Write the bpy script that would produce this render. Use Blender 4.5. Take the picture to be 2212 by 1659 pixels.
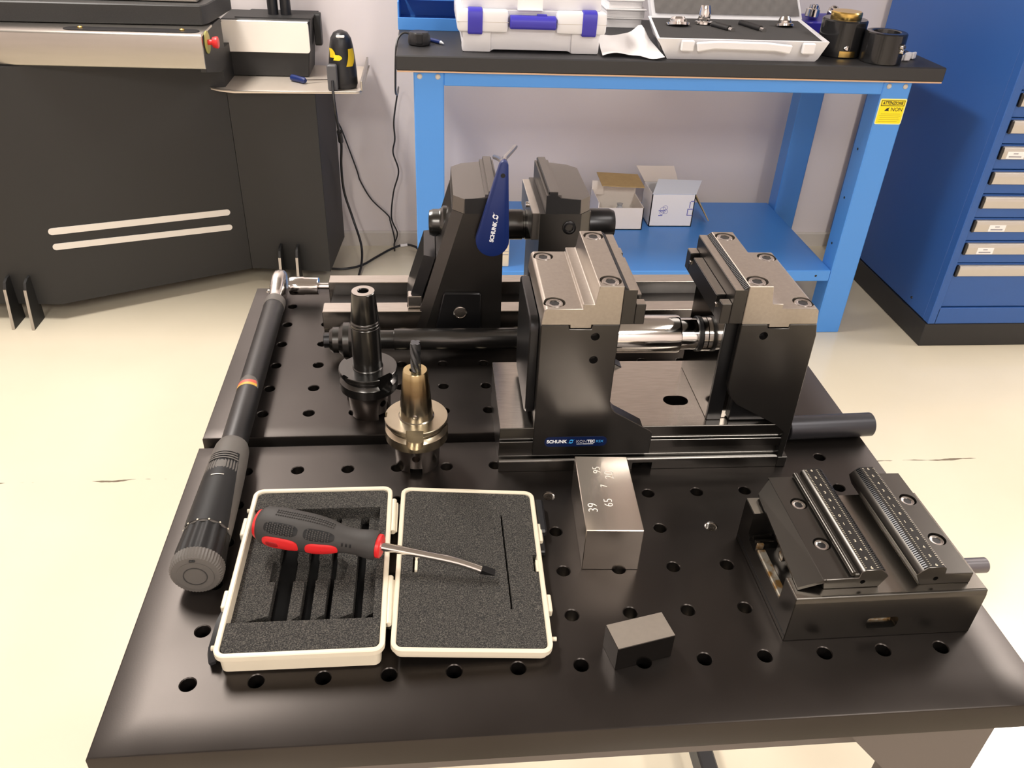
import bpy, bmesh, math, random
from mathutils import Vector, Matrix
random.seed(7)
for o in list(bpy.data.objects): bpy.data.objects.remove(o, do_unlink=True)
SC = bpy.context.scene
COL = SC.collection
PI = math.pi
T = 0.78            # height of the table top above the floor

# ------------------------------------------------------------------ camera
cd = bpy.data.cameras.new('camera'); cam = bpy.data.objects.new('camera', cd); COL.objects.link(cam)
cd.sensor_fit = 'HORIZONTAL'; cd.sensor_width = 36.0; cd.lens = 1775.93 / 2212 * 36.0
cd.clip_start = 0.02; cd.clip_end = 60
_r = Vector((0.99507, -0.09013, 0.04127)); _f = Vector((0.09790, 0.82845, -0.55143))
_f.normalize(); _r = (_r - _f * _r.dot(_f)).normalized(); _u = _r.cross(_f)
cam.matrix_world = Matrix(((_r.x, _u.x, -_f.x, 0.1856), (_r.y, _u.y, -_f.y, -0.4094), (_r.z, _u.z, -_f.z, 0.5394 + T), (0, 0, 0, 1)))
SC.camera = cam

# ------------------------------------------------------------------ world and lamps
w = bpy.data.worlds.new('world'); SC.world = w; w.use_nodes = True
w.node_tree.nodes['Background'].inputs[0].default_value = (0.75, 0.8, 0.9, 1)
w.node_tree.nodes['Background'].inputs[1].default_value = 0.15
def lamp(name, loc, sx, sy, power, col=(1.0, 0.94, 0.87)):
    ld = bpy.data.lights.new(name, 'AREA'); ld.shape = 'RECTANGLE'; ld.size = sx; ld.size_y = sy
    ld.energy = power; ld.color = col
    o = bpy.data.objects.new(name, ld); COL.objects.link(o); o.location = loc
    return o
lamp('ceiling_strip_lamp_a', (-0.90, 1.80, 2.93), 0.40, 1.2, 46)
lamp('fill_lamp_b', (-0.90, -2.4, 2.93), 0.40, 1.4, 37)  # unseen fill added behind the camera to lift the wall under the bench
lamp('fill_lamp_c', (1.60, -0.4, 2.93), 0.30, 0.9, 9)  # unseen added fill, placed so its reflection misses the table
lamp('fill_lamp_d', (1.40, -2.4, 2.93), 0.40, 1.4, 37)  # unseen fill added behind the camera, right-hand twin
lamp('fill_lamp_e', (3.5, 1.90, 2.93), 0.40, 1.2, 46)  # unseen fill added to brighten the upper right wall
vs = SC.view_settings
SC.display_settings.display_device = 'sRGB'
vs.view_transform = 'Standard'; vs.look = 'None'; vs.gamma = 1.0; vs.exposure = 1.0
try: vs.use_curve_mapping = False
except Exception: pass

# ------------------------------------------------------------------ materials
MATS = {}
def srgb(r, g, b):
    f = lambda c: (c / 255 / 12.92) if c / 255 <= 0.04045 else ((c / 255 + 0.055) / 1.055) ** 2.4
    return (f(r), f(g), f(b), 1)
def mat(name, col, rough=0.5, metal=0.0, noise=0.0, scale=40, bump=0.0, bscale=200, spec=0.5, stretch=None, rvar=0.0, coat=0.0, emit=None, aniso=0.0):
    if name in MATS: return MATS[name]
    m = bpy.data.materials.new(name); m.use_nodes = True; MATS[name] = m
    nt = m.node_tree; b = nt.nodes['Principled BSDF']; L = nt.links.new
    b.inputs['Base Color'].default_value = col; b.inputs['Roughness'].default_value = rough
    b.inputs['Metallic'].default_value = metal; b.inputs['Specular IOR Level'].default_value = spec
    b.inputs['Coat Weight'].default_value = coat
    b.inputs['Anisotropic'].default_value = aniso
    if emit: b.inputs['Emission Color'].default_value = col; b.inputs['Emission Strength'].default_value = emit
    if noise or bump or rvar:
        tc = nt.nodes.new('ShaderNodeTexCoord'); mp = nt.nodes.new('ShaderNodeMapping'); L(tc.outputs['Object'], mp.inputs[0])
        if stretch: mp.inputs['Scale'].default_value = stretch
        n = nt.nodes.new('ShaderNodeTexNoise'); n.inputs['Scale'].default_value = scale; n.inputs['Detail'].default_value = 5
        L(mp.outputs[0], n.inputs['Vector'])
        if noise:
            mr = nt.nodes.new('ShaderNodeMapRange'); mr.inputs[1].default_value = 0.3; mr.inputs[2].default_value = 0.7
            mr.inputs[3].default_value = 1 - noise; mr.inputs[4].default_value = 1 + noise; L(n.outputs[0], mr.inputs[0])
            mx = nt.nodes.new('ShaderNodeVectorMath'); mx.operation = 'SCALE'; mx.inputs[0].default_value = col[:3]
            L(mr.outputs[0], mx.inputs['Scale']); L(mx.outputs[0], b.inputs['Base Color'])
        if rvar:
            m2 = nt.nodes.new('ShaderNodeMapRange'); m2.inputs[1].default_value = 0.3; m2.inputs[2].default_value = 0.7
            m2.inputs[3].default_value = max(0.02, rough - rvar); m2.inputs[4].default_value = rough + rvar
            L(n.outputs[0], m2.inputs[0]); L(m2.outputs[0], b.inputs['Roughness'])
        if bump:
            n2 = nt.nodes.new('ShaderNodeTexNoise'); n2.inputs['Scale'].default_value = bscale; n2.inputs['Detail'].default_value = 3
            L(mp.outputs[0], n2.inputs['Vector'])
            bp = nt.nodes.new('ShaderNodeBump'); bp.inputs['Strength'].default_value = bump; bp.inputs['Distance'].default_value = 0.002
            L(n2.outputs[0], bp.inputs['Height']); L(bp.outputs[0], b.inputs['Normal'])
    return m
M_TABLE = mat('blackened_steel_plate', (0.050, 0.0435, 0.040, 1), 0.36, 0.9, noise=0.16, scale=5, rvar=0.06, bump=0.015, bscale=900)
M_TFRAME = mat('dark_grey_paint', srgb(92, 84, 80), 0.5, 0.2)
M_RAILBLK = mat('black_tube_paint', (0.012, 0.012, 0.013, 1), 0.45)
M_JAW = mat('ground_jaw_steel', (0.39, 0.35, 0.308, 1), 0.36, 0.95, noise=0.05, scale=300)
M_FARJAW = mat('dull_far_jaw_steel', (0.155, 0.143, 0.135, 1), 0.38, 0.9)
M_BODY = mat('nitrided_body_steel', (0.072, 0.068, 0.064, 1), 0.33, 0.92, noise=0.10, scale=9, rvar=0.04)
M_DARK = mat('black_oxide_steel', (0.035, 0.035, 0.037, 1), 0.30, 0.85)
M_BASE = mat('milled_base_steel', (0.44, 0.405, 0.365, 1), 0.24, 1.0, noise=0.10, scale=60, stretch=(1, 12, 1))
M_BLACK = mat('deep_black', (0.006, 0.006, 0.007, 1), 0.45)
M_CHROME = mat('polished_chrome', (0.72, 0.70, 0.68, 1), 0.09, 1.0)
M_SATIN = mat('satin_nickel', (0.55, 0.52, 0.49, 1), 0.22, 1.0)
M_HEAD = mat('screw_head_steel', (0.42, 0.39, 0.36, 1), 0.25, 1.0)
M_GUN = mat('gunmetal_holder_steel', (0.085, 0.083, 0.080, 1), 0.25, 0.95)
M_GUN2 = mat('bright_holder_shank', (0.36, 0.33, 0.31, 1), 0.22, 1.0)
M_GOLD = mat('straw_tinted_steel', (0.47, 0.41, 0.31, 1), 0.27, 1.0, noise=0.05, scale=80)
M_ALU = mat('bright_machined_aluminium', (0.84, 0.775, 0.70, 1), 0.23, 1.0, noise=0.07, scale=25, stretch=(1, 0.15, 1), rvar=0.05)
M_PLATE = mat('satin_sheet_steel', (0.47, 0.445, 0.41, 1), 0.30, 1.0, noise=0.04, scale=40, stretch=(0.1, 1, 1))
M_COVER = mat('bright_cover_sheet', srgb(252, 246, 238), 0.35, 0.25)  # lamp glare on the sheet put into its near-white colour
M_TRAY = mat('pale_tray_sheet', (0.74, 0.66, 0.57, 1), 0.34, 0.55)
M_GLOSS = mat('glossy_black_anodising', (0.012, 0.012, 0.013, 1), 0.16)
M_CASE = mat('cream_white_plastic', srgb(222, 212, 190), 0.38)
M_RED = mat('red_plastic', srgb(214, 42, 44), 0.4)
M_RUBBER = mat('dark_grey_rubber', (0.044, 0.041, 0.039, 1), 0.62, spec=.35)
M_RUBBLK = mat('black_rubber', (0.006, 0.006, 0.0065, 1), 0.58, spec=.35)
M_GREYPL = mat('grey_plastic', srgb(94, 90, 86), 0.6, spec=.35)
M_BLKPL = mat('black_plastic', (0.013, 0.013, 0.015, 1), 0.38)
M_BLUE = mat('bright_blue_paint', srgb(78, 146, 226), 0.36)
M_NAVY = mat('cabinet_blue_paint', srgb(42, 88, 158), 0.42, bump=0.05, bscale=700)
M_HBLUE = mat('dark_blue_plastic', srgb(12, 36, 96), 0.45)
M_PURP = mat('violet_blue_plastic', srgb(58, 52, 170), 0.42)
M_LAM = mat('black_laminate', (0.022, 0.022, 0.024, 1), 0.50, bump=0.08, bscale=500)
M_EDGE = mat('raw_board_edge', srgb(205, 170, 140), 0.7)
M_WHITEPL = mat('white_plastic', srgb(226, 226, 230), 0.42)
M_WHITE = mat('white_paper', srgb(240, 238, 238), 0.75)
M_CARD = mat('kraft_cardboard', srgb(184, 158, 112), 0.8, noise=0.05, scale=60)
M_CARDW = mat('white_carton', srgb(238, 230, 222), 0.65)
M_DEV = mat('anthracite_cabinet_paint', (0.0145, 0.0142, 0.0142, 1), 0.55, bump=0.06, bscale=900)
M_GRANITE = mat('black_granite', (0.022, 0.022, 0.022, 1), 0.5, noise=0.25, scale=500)
M_HANDLE = mat('drawer_handle_aluminium', srgb(196, 190, 182), 0.42, 0.35)
M_BRASS = mat('brass', (0.72, 0.50, 0.16, 1), 0.26, 1.0)
M_YEL = mat('yellow_vinyl', srgb(248, 226, 20), 0.5)
M_INK = mat('black_ink', (0.012, 0.012, 0.010, 1), 0.6)
M_WINK = mat('white_ink', srgb(236, 238, 242), 0.55)
M_CYAN = mat('cyan_ink', srgb(64, 160, 226), 0.5)
M_STICK = mat('navy_vinyl', srgb(10, 26, 66), 0.35)
M_CLEAR = mat('clear_bag_plastic', srgb(190, 194, 200), 0.15)
M_PINK = mat('grey_ink', srgb(150, 150, 158), 0.6)

def foam_mat():
    m = bpy.data.materials.new('charcoal_foam'); m.use_nodes = True; nt = m.node_tree; b = nt.nodes['Principled BSDF']; L = nt.links.new
    tc = nt.nodes.new('ShaderNodeTexCoord'); v = nt.nodes.new('ShaderNodeTexVoronoi'); v.inputs['Scale'].default_value = 700
    L(tc.outputs['Object'], v.inputs['Vector'])
    n = nt.nodes.new('ShaderNodeTexNoise'); n.inputs['Scale'].default_value = 1100; n.inputs['Detail'].default_value = 2; L(tc.outputs['Object'], n.inputs['Vector'])
    cr = nt.nodes.new('ShaderNodeValToRGB'); cr.color_ramp.elements[0].position = 0.42; cr.color_ramp.elements[0].color = (0.016, 0.0155, 0.015, 1)
    cr.color_ramp.elements[1].position = 0.78; cr.color_ramp.elements[1].color = (0.13, 0.12, 0.105, 1)
    L(n.outputs[0], cr.inputs[0]); L(cr.outputs[0], b.inputs['Base Color'])
    b.inputs['Roughness'].default_value = 0.8; b.inputs['Specular IOR Level'].default_value = 0.3
    bp = nt.nodes.new('ShaderNodeBump'); bp.inputs['Strength'].default_value = 0.7; bp.inputs['Distance'].default_value = 0.001
    L(v.outputs['Distance'], bp.inputs['Height']); L(bp.outputs[0], b.inputs['Normal'])
    return m
M_FOAM = foam_mat()
def bands(name, stops, axis='Z', rough=0.4, metal=0.0, interp='CONSTANT', lo=0.0, hi=1.0):
    """colour bands along an object axis; stops = [(pos, colour)]"""
    m = bpy.data.materials.new(name); m.use_nodes = True; nt = m.node_tree; b = nt.nodes['Principled BSDF']; L = nt.links.new
    tc = nt.nodes.new('ShaderNodeTexCoord'); sp = nt.nodes.new('ShaderNodeSeparateXYZ'); L(tc.outputs['Object'], sp.inputs[0])
    mr = nt.nodes.new('ShaderNodeMapRange'); mr.inputs[1].default_value = lo; mr.inputs[2].default_value = hi; L(sp.outputs[axis], mr.inputs[0])
    cr = nt.nodes.new('ShaderNodeValToRGB'); cr.color_ramp.interpolation = interp
    e = cr.color_ramp.elements
    while len(e) < len(stops): e.new(0.5)
    for i, (p, c) in enumerate(stops): e[i].position = p; e[i].color = c
    L(mr.outputs[0], cr.inputs[0]); L(cr.outputs[0], b.inputs['Base Color'])
    b.inputs['Roughness'].default_value = rough; b.inputs['Metallic'].default_value = metal
    return m
def floor_mat():
    m = bpy.data.materials.new('cream_epoxy_floor'); m.use_nodes = True; nt = m.node_tree; b = nt.nodes['Principled BSDF']; L = nt.links.new
    tc = nt.nodes.new('ShaderNodeTexCoord')
    n = nt.nodes.new('ShaderNodeTexNoise'); n.inputs['Scale'].default_value = 1.6; n.inputs['Detail'].default_value = 4; L(tc.outputs['Object'], n.inputs['Vector'])
    cr = nt.nodes.new('ShaderNodeValToRGB'); cr.color_ramp.elements[0].position = 0.3; cr.color_ramp.elements[0].color = srgb(212, 202, 179)
    cr.color_ramp.elements[1].position = 0.7; cr.color_ramp.elements[1].color = srgb(219, 210, 189); L(n.outputs[0], cr.inputs[0])
    # broken construction joint across the floor at y = 1.182
    sp = nt.nodes.new('ShaderNodeSeparateXYZ'); L(tc.outputs['Object'], sp.inputs[0])
    wv = nt.nodes.new('ShaderNodeTexNoise'); wv.inputs['Scale'].default_value = 9; L(tc.outputs['Object'], wv.inputs['Vector'])
    a = nt.nodes.new('ShaderNodeMath'); a.operation = 'MULTIPLY_ADD'; a.inputs[1].default_value = 0.016; L(wv.outputs[0], a.inputs[0]); L(sp.outputs['Y'], a.inputs[2])
    s = nt.nodes.new('ShaderNodeMath'); s.operation = 'SUBTRACT'; s.inputs[1].default_value = 1.190; L(a.outputs[0], s.inputs[0])
    ab = nt.nodes.new('ShaderNodeMath'); ab.operation = 'ABSOLUTE'; L(s.outputs[0], ab.inputs[0])
    wd = nt.nodes.new('ShaderNodeTexNoise'); wd.inputs['Scale'].default_value = 14; wd.inputs['Detail'].default_value = 3; L(tc.outputs['Object'], wd.inputs['Vector'])
    th = nt.nodes.new('ShaderNodeMapRange'); th.inputs[1].default_value = 0.47; th.inputs[2].default_value = 0.70; th.inputs[3].default_value = 0.0; th.inputs[4].default_value = 0.0045; L(wd.outputs[0], th.inputs[0])
    lt = nt.nodes.new('ShaderNodeMath'); lt.operation = 'LESS_THAN'; L(ab.outputs[0], lt.inputs[0]); L(th.outputs[0], lt.inputs[1])
    mx = nt.nodes.new('ShaderNodeMix'); mx.data_type = 'RGBA'; L(lt.outputs[0], mx.inputs[0]); L(cr.outputs[0], mx.inputs[6]); mx.inputs[7].default_value = srgb(120, 108, 92)
    L(mx.outputs[2], b.inputs['Base Color']); b.inputs['Roughness'].default_value = 0.17; b.inputs['Specular IOR Level'].default_value = 0.6
    return m
M_FLOOR = floor_mat()
M_WALL = mat('mauve_grey_wall_paint', srgb(226, 218, 218), 0.7, noise=0.02, scale=3, bump=0.04, bscale=300)
M_CEIL = mat('pale_ceiling_paint', srgb(150, 146, 144), 0.8, noise=0.02, scale=3)
M_SKIRT = mat('pale_skirting', srgb(205, 198, 190), 0.5)

# ------------------------------------------------------------------ mesh helpers
class MB:
    def __init__(s): s.v = []; s.f = []
    def raw(s, v, f):
        k = len(s.v); s.v += [tuple(p) for p in v]; s.f += [tuple(i + k for i in q) for q in f]; return s
    def bm(s, b):
        b.verts.index_update(); s.raw([v.co.copy() for v in b.verts], [[v.index for v in f.verts] for f in b.faces]); b.free(); return s
    def box(s, x0, x1, y0, y1, z0, z1, bev=0.0, seg=1):
        b = bmesh.new(); bmesh.ops.create_cube(b, size=1)
        for v in b.verts: v.co = Vector((x0 + (v.co.x + .5) * (x1 - x0), y0 + (v.co.y + .5) * (y1 - y0), z0 + (v.co.z + .5) * (z1 - z0)))
        if bev: bmesh.ops.bevel(b, geom=b.edges[:], offset=bev, segments=seg, affect='EDGES', profile=0.5, clamp_overlap=True)
        return s.bm(b)
    def prism(s, pts, plane, a, b_, bev=0.0, seg=1):
        """polygon in plane ('xy','xz','yz') extruded from a to b_"""
        b = bmesh.new()
        def mk(p, t): return {'xy': (p[0], p[1], t), 'xz': (p[0], t, p[1]), 'yz': (t, p[0], p[1])}[plane]
        A = [b.verts.new(mk(p, a)) for p in pts]; B = [b.verts.new(mk(p, b_)) for p in pts]; n = len(pts)
        b.faces.new(A); b.faces.new(B[::-1])
        for i in range(n): b.faces.new((A[i], B[i], B[(i + 1) % n], A[(i + 1) % n]))
        bmesh.ops.recalc_face_normals(b, faces=b.faces[:])
        if bev:
            ed = [e for e in b.edges if len(e.link_faces) == 2 and e.calc_face_angle(0) > 0.35]
            bmesh.ops.bevel(b, geom=ed, offset=bev, segments=seg, affect='EDGES', profile=0.5, clamp_overlap=True)
        return s.bm(b)
    def loft(s, rings, caps=True, closed=True):
        k = len(s.v); n = len(rings[0])
        for r in rings: s.v += [tuple(p) for p in r]
        m = n if closed else n - 1
        for i in range(len(rings) - 1):
            for j in range(m):
                s.f.append((k + i * n + j, k + i * n + (j + 1) % n, k + (i + 1) * n + (j + 1) % n, k + (i + 1) * n + j))
        if caps:
            s.f.append(tuple(k + j for j in range(n))[::-1]); s.f.append(tuple(k + (len(rings) - 1) * n + j for j in range(n)))
        return s
    def lathe(s, prof, org=(0, 0, 0), axis=(0, 0, 1), seg=32, caps=True):
        """prof = [(r, t)] along the axis from org"""
        ax = Vector(axis).normalized(); u = ax.orthogonal().normalized(); w_ = ax.cross(u); o = Vector(org)
        rings = []
        for r, t in prof:
            r = max(r, 1e-5); rings.append([o + ax * t + (u * math.cos(2 * PI * j / seg) + w_ * math.sin(2 * PI * j / seg)) * r for j in range(seg)])
        return s.loft(rings, caps)
    def cyl(s, p0, p1, r0, r1=None, seg=24):
        p0 = Vector(p0); p1 = Vector(p1); return s.lathe([(r0, 0), (r0 if r1 is None else r1, (p1 - p0).length)], p0, p1 - p0, seg)
    def tube(s, pts, r, seg=8):
        pts = [Vector(p) for p in pts]; rings = []; u = None
        for i, p in enumerate(pts):
            d = (pts[min(i + 1, len(pts) - 1)] - pts[max(i - 1, 0)]).normalized()
            u = d.orthogonal().normalized() if u is None else (u - d * u.dot(d)).normalized()
            w_ = d.cross(u); rr = r(i / (len(pts) - 1)) if callable(r) else r
            rings.append([p + (u * math.cos(2 * PI * j / seg) + w_ * math.sin(2 * PI * j / seg)) * rr for j in range(seg)])
        return s.loft(rings)
    def xf(s, m):
        s.v = [tuple(m @ Vector(p)) for p in s.v]; return s
    def mesh(s, name, m, smooth=True, ang=32):
        me = bpy.data.meshes.new(name); me.from_pydata(s.v, [], s.f); me.update()
        b = bmesh.new(); b.from_mesh(me); bmesh.ops.recalc_face_normals(b, faces=b.faces[:]); b.to_mesh(me); b.free()
        for x in (m if isinstance(m, (list, tuple)) else [m]): me.materials.append(x)
        if smooth:
            me.polygons.foreach_set('use_smooth', [True] * len(me.polygons)); me.set_sharp_from_angle(angle=math.radians(ang))
        return me
def spline(pts, n=8):
    pts = [Vector(p) for p in pts]; out = []
    for i in range(len(pts) - 1):
        p0 = pts[max(i - 1, 0)]; p1 = pts[i]; p2 = pts[i + 1]; p3 = pts[min(i + 2, len(pts) - 1)]
        for k in range(n):
            t = k / n; out.append(0.5 * ((2 * p1) + (p2 - p0) * t + (2 * p0 - 5 * p1 + 4 * p2 - p3) * t * t + (3 * p1 - p0 - 3 * p2 + p3) * t ** 3))
    return out + [pts[-1]]
def rrect(x0, x1, y0, y1, r, n=5):
    out = []
    for cx, cy, a0 in ((x1 - r, y1 - r, 0), (x0 + r, y1 - r, 90), (x0 + r, y0 + r, 180), (x1 - r, y0 + r, 270)):
        for k in range(n + 1):
            a = math.radians(a0 + 90 * k / n); out.append((cx + r * math.cos(a), cy + r * math.sin(a)))
    return out
def circ(cx, cy, r, n=24): return [(cx + r * math.cos(2 * PI * k / n), cy + r * math.sin(2 * PI * k / n)) for k in range(n)]

class Thing:
    """an Empty at a thing's base; part coordinates are given in the frame (x, y, z above fz), unrotated, pivot org"""
    def __init__(s, name, label, cat, org=(0, 0, 0), fz=T, rz=0.0, group=None, rot=None):
        s.o = bpy.data.objects.new(name, None); COL.objects.link(s.o); s.o.empty_display_size = 0.05
        s.org = Vector(org); s.o.location = s.org + Vector((0, 0, fz)); s.o.rotation_euler = rot if rot else (0, 0, rz)
        s.o['label'] = label; s.o['category'] = cat
        if group: s.o['group'] = group
    def part(s, name, mb, m, parent=None, label=None, smooth=True, kind=None, ang=32):
        me = mb.mesh(name, m, smooth, ang) if isinstance(mb, MB) else mb
        me.transform(Matrix.Translation(-s.org))
        o = bpy.data.objects.new(name, me); COL.objects.link(o); o.parent = parent or s.o
        if label: o['label'] = label
        if kind: o['kind'] = kind
        return o
def single(name, mb, m, label=None, cat=None, org=(0, 0, 0), fz=0.0, rot=(0, 0, 0), group=None, kind=None, ang=32, smooth=True):
    me = mb.mesh(name, m, smooth, ang); me.transform(Matrix.Translation(-Vector(org)))
    o = bpy.data.objects.new(name, me); COL.objects.link(o); o.location = Vector(org) + Vector((0, 0, fz)); o.rotation_euler = rot
    if label: o['label'] = label
    if cat: o['category'] = cat
    if group: o['group'] = group
    if kind: o['kind'] = kind
    return o
def sub(parent_thing, parent_obj, name, mb, m, label=None, ang=32): return parent_thing.part(name, mb, m, parent_obj, label, ang=ang)
def cut(me, cutter, m=None, ang=32):
    """boolean-subtract a cutter MB from a mesh, both in the same coordinates; returns a new mesh"""
    a = bpy.data.objects.new('_a', me); c = bpy.data.objects.new('_c', cutter.mesh('_c', me.materials[0], False)); COL.objects.link(a); COL.objects.link(c)
    md = a.modifiers.new('b', 'BOOLEAN'); md.operation = 'DIFFERENCE'; md.object = c; md.solver = 'EXACT'; md.use_self = True
    dg = bpy.context.evaluated_depsgraph_get(); out = bpy.data.meshes.new_from_object(a.evaluated_get(dg))
    bpy.data.objects.remove(a); bpy.data.objects.remove(c)
    out.polygons.foreach_set('use_smooth', [True] * len(out.polygons)); out.set_sharp_from_angle(angle=math.radians(ang))
    return out
def text_mb(s, size, width=None, bold=0.0, shear=0.0, depth=0.0002):
    """lettering as geometry in the xy plane, origin at its lower left, optionally fitted to a width"""
    cu = bpy.data.curves.new('_t', 'FONT'); cu.body = s; cu.size = size; cu.offset = bold * size; cu.shear = shear; cu.extrude = depth; cu.resolution_u = 3
    o = bpy.data.objects.new('_t', cu); COL.objects.link(o)
    dg = bpy.context.evaluated_depsgraph_get(); me = bpy.data.meshes.new_from_object(o.evaluated_get(dg)); bpy.data.objects.remove(o)
    v = [x.co.copy() for x in me.vertices]; f = [list(p.vertices) for p in me.polygons]
    x0 = min(p.x for p in v); x1 = max(p.x for p in v); y0 = min(p.y for p in v)
    k = (width / (x1 - x0)) if width else 1.0
    mb = MB().raw([((p.x - x0) * k, p.y - y0, p.z) for p in v], f); bpy.data.meshes.remove(me); return mb
def frame(o, ex, ey): 
    """matrix taking (x,y,z) to o + x*ex + y*ey + z*(ex x ey)"""
    ex = Vector(ex).normalized(); ey = Vector(ey).normalized(); ez = ex.cross(ey)
    return Matrix(((ex.x, ey.x, ez.x, o[0]), (ex.y, ey.y, ez.y, o[1]), (ex.z, ey.z, ez.z, o[2]), (0, 0, 0, 1)))
def structure(name, mb, m, smooth=False):
    o = single(name, mb, m, kind='structure', smooth=smooth); return o

# ================================================================== the room
WY = 2.555
structure('floor', MB().box(-3.2, 4.2, -3.6, WY + .1, -0.05, 0), M_FLOOR)
structure('wall_back', MB().box(-3.2, 4.2, WY, WY + .1, 0, 3.1), M_WALL)
structure('wall_left', MB().box(-3.3, -3.2, -3.6, WY + .1, 0, 3.1), M_WALL)
structure('wall_right', MB().box(4.2, 4.3, -3.6, WY + .1, 0, 3.1), M_WALL)
structure('wall_front', MB().box(-3.2, 4.2, -3.7, -3.6, 0, 3.1), M_WALL)
structure('ceiling', MB().box(-3.2, 4.2, -3.6, WY + .1, 3.0, 3.1), M_CEIL)
structure('baseboard_back', MB().prism([(WY, 0), (WY - .010, 0), (WY - .010, .052), (WY - .006, .058), (WY, .058)], 'yz', -3.2, 4.2), M_SKIRT)

# ================================================================== the clamping table
tb = Thing('clamping_table', 'dark steel table of two drilled plates carrying the vices and tools', 'table', (0.3, 0.3, 0), fz=0)
PX0, PX1, TH = -0.0555, 0.662, 0.028
def plate(y0, y1, cols, rows):
    """drilled plate, with 12 mm through holes at the given columns and rows"""
    R, N = 0.006, 24; mb = MB(); H = 0.0235
    xs = [PX0] + [c for x in cols for c in (x - H, x + H)] + [PX1]; ys = [y0] + [c for y in rows for c in (y - H, y + H)] + [y1]
    hole = {(2 * i + 1, 2 * j + 1): (x, y) for i, x in enumerate(cols) for j, y in enumerate(rows)}
    b = bmesh.new(); cache = {}
    def V(x, y, z):
        k = (round(x, 5), round(y, 5), round(z, 5))
        if k not in cache: cache[k] = b.verts.new((x, y, z))
        return cache[k]
    ch = 0.0007
    for z in (T, T - TH):
        top = z == T
        for i in range(len(xs) - 1):
            for j in range(len(ys) - 1):
                q = [V(xs[i], ys[j], z), V(xs[i + 1], ys[j], z), V(xs[i + 1], ys[j + 1], z), V(xs[i], ys[j + 1], z)]
                h = hole.get((i, j))
                if not h: b.faces.new(q); continue
                rr = R + (ch if top else 0)
                c = [V(h[0] + rr * math.cos(2 * PI * k / N - PI * .75), h[1] + rr * math.sin(2 * PI * k / N - PI * .75), z) for k in range(N)]
                for k in range(4):
                    s0 = k * N // 4; seg = [c[(s0 + m) % N] for m in range(N // 4 + 1)]
                    b.faces.new([q[k], q[(k + 1) % 4]] + seg[::-1])
    for h in hole.values():
        rings = [(R + ch, T), (R, T - ch), (R, T - TH)]; vs_ = [[V(h[0] + r * math.cos(2 * PI * k / N - PI * .75), h[1] + r * math.sin(2 * PI * k / N - PI * .75), z) for k in range(N)] for r, z in rings]
        for a, c in zip(vs_, vs_[1:]):
            for k in range(N): b.faces.new((a[k], a[(k + 1) % N], c[(k + 1) % N], c[k]))
    be = [e for e in b.edges if e.is_boundary]
    t = [e for e in be if e.verts[0].co.z > T - .001]; 
    tv = {v for e in t for v in e.verts}
    for e in t:
        p, q = e.verts; p2 = V(p.co.x, p.co.y, T - TH); q2 = V(q.co.x, q.co.y, T - TH)
        try: b.faces.new((p, q, q2, p2))
        except ValueError: pass
    # small chamfer along the upper rim
    bmesh.ops.recalc_face_normals(b, faces=b.faces[:])
    rim = [e for e in b.edges if abs(e.verts[0].co.z - T) < 1e-6 and abs(e.verts[1].co.z - T) < 1e-6 and len(e.link_faces) == 2 and e.calc_face_angle(0) > 1.2
           and (abs(e.verts[0].co.x - e.verts[1].co.x) < 1e-6 and min(abs(e.verts[0].co.x - PX0), abs(e.verts[0].co.x - PX1)) < 1e-4 or abs(e.verts[0].co.y - e.verts[1].co.y) < 1e-6 and min(abs(e.verts[0].co.y - y0), abs(e.verts[0].co.y - y1)) < 1e-4)]
    bmesh.ops.bevel(b, geom=rim, offset=0.0016, segments=2, affect='EDGES', profile=0.5)
    return mb.bm(b)
CX = [0.05 * i for i in range(13)]
tb.part('near_plate', plate(-0.057, 0.2905, CX, [0.05 * j for j in range(6)]), M_TABLE)
tb.part('far_plate', plate(0.3065, 0.6545, CX, [0.349 + 0.05 * j for j in range(6)]), M_TABLE)
tb.part('joint_strip', MB().box(PX0 + .004, PX1 - .004, 0.288, 0.309, T - .040, T - .0125, 0.001), M_DARK)
for x, y in ((0.30, 0.20), (0.45, 0.15)):
    m = MB(); N = 20
    for k in range(6):
        z = T - .0015 - k * .0016; m.lathe([(.0059, z - .0008), (.0050, z - .0003), (.0050, z + .0002), (.0059, z + .0007)], (x, y, 0), seg=N, caps=False)
    m.lathe([(.0052, T - .024), (.0052, T - .022)], (x, y, 0), seg=N)
    tb.part('threaded_insert', m, M_HEAD)
for y in (-0.012, 0.612):
    tb.part('cross_beam', MB().box(-.03, .64, y - .02, y + .02, T - TH - .05, T - TH, .002), M_TFRAME)
for sx, x in ((1, 0.608), (-1, -0.008)):
    tb.part('side_beam', MB().box(x - .02, x + .02, -.03, .63, T - TH - .05, T - TH - .001, .002), M_TFRAME)
    tb.part('floor_rail', MB().box(x - .014 + .02 * sx, x + .014 + .02 * sx, .02, .60, .03, .075, .003), M_RAILBLK)
    for y in (-.025, .625):
        tb.part('leg', MB().box(x - .022, x + .022, y - .022, y + .022, 0, T - TH, .002), M_TFRAME)
    xo = x + .0195 * sx; xi = x - .102 * sx
    tb.part('gusset', MB().prism([(xo, T - TH), (xi, T - TH), (xi + .002 * sx, T - TH - .006), (x - .022 * sx, T - TH - .098), (xo, T - TH - .098)], 'xz', -.054, -.048, .0008), M_TFRAME)

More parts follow.
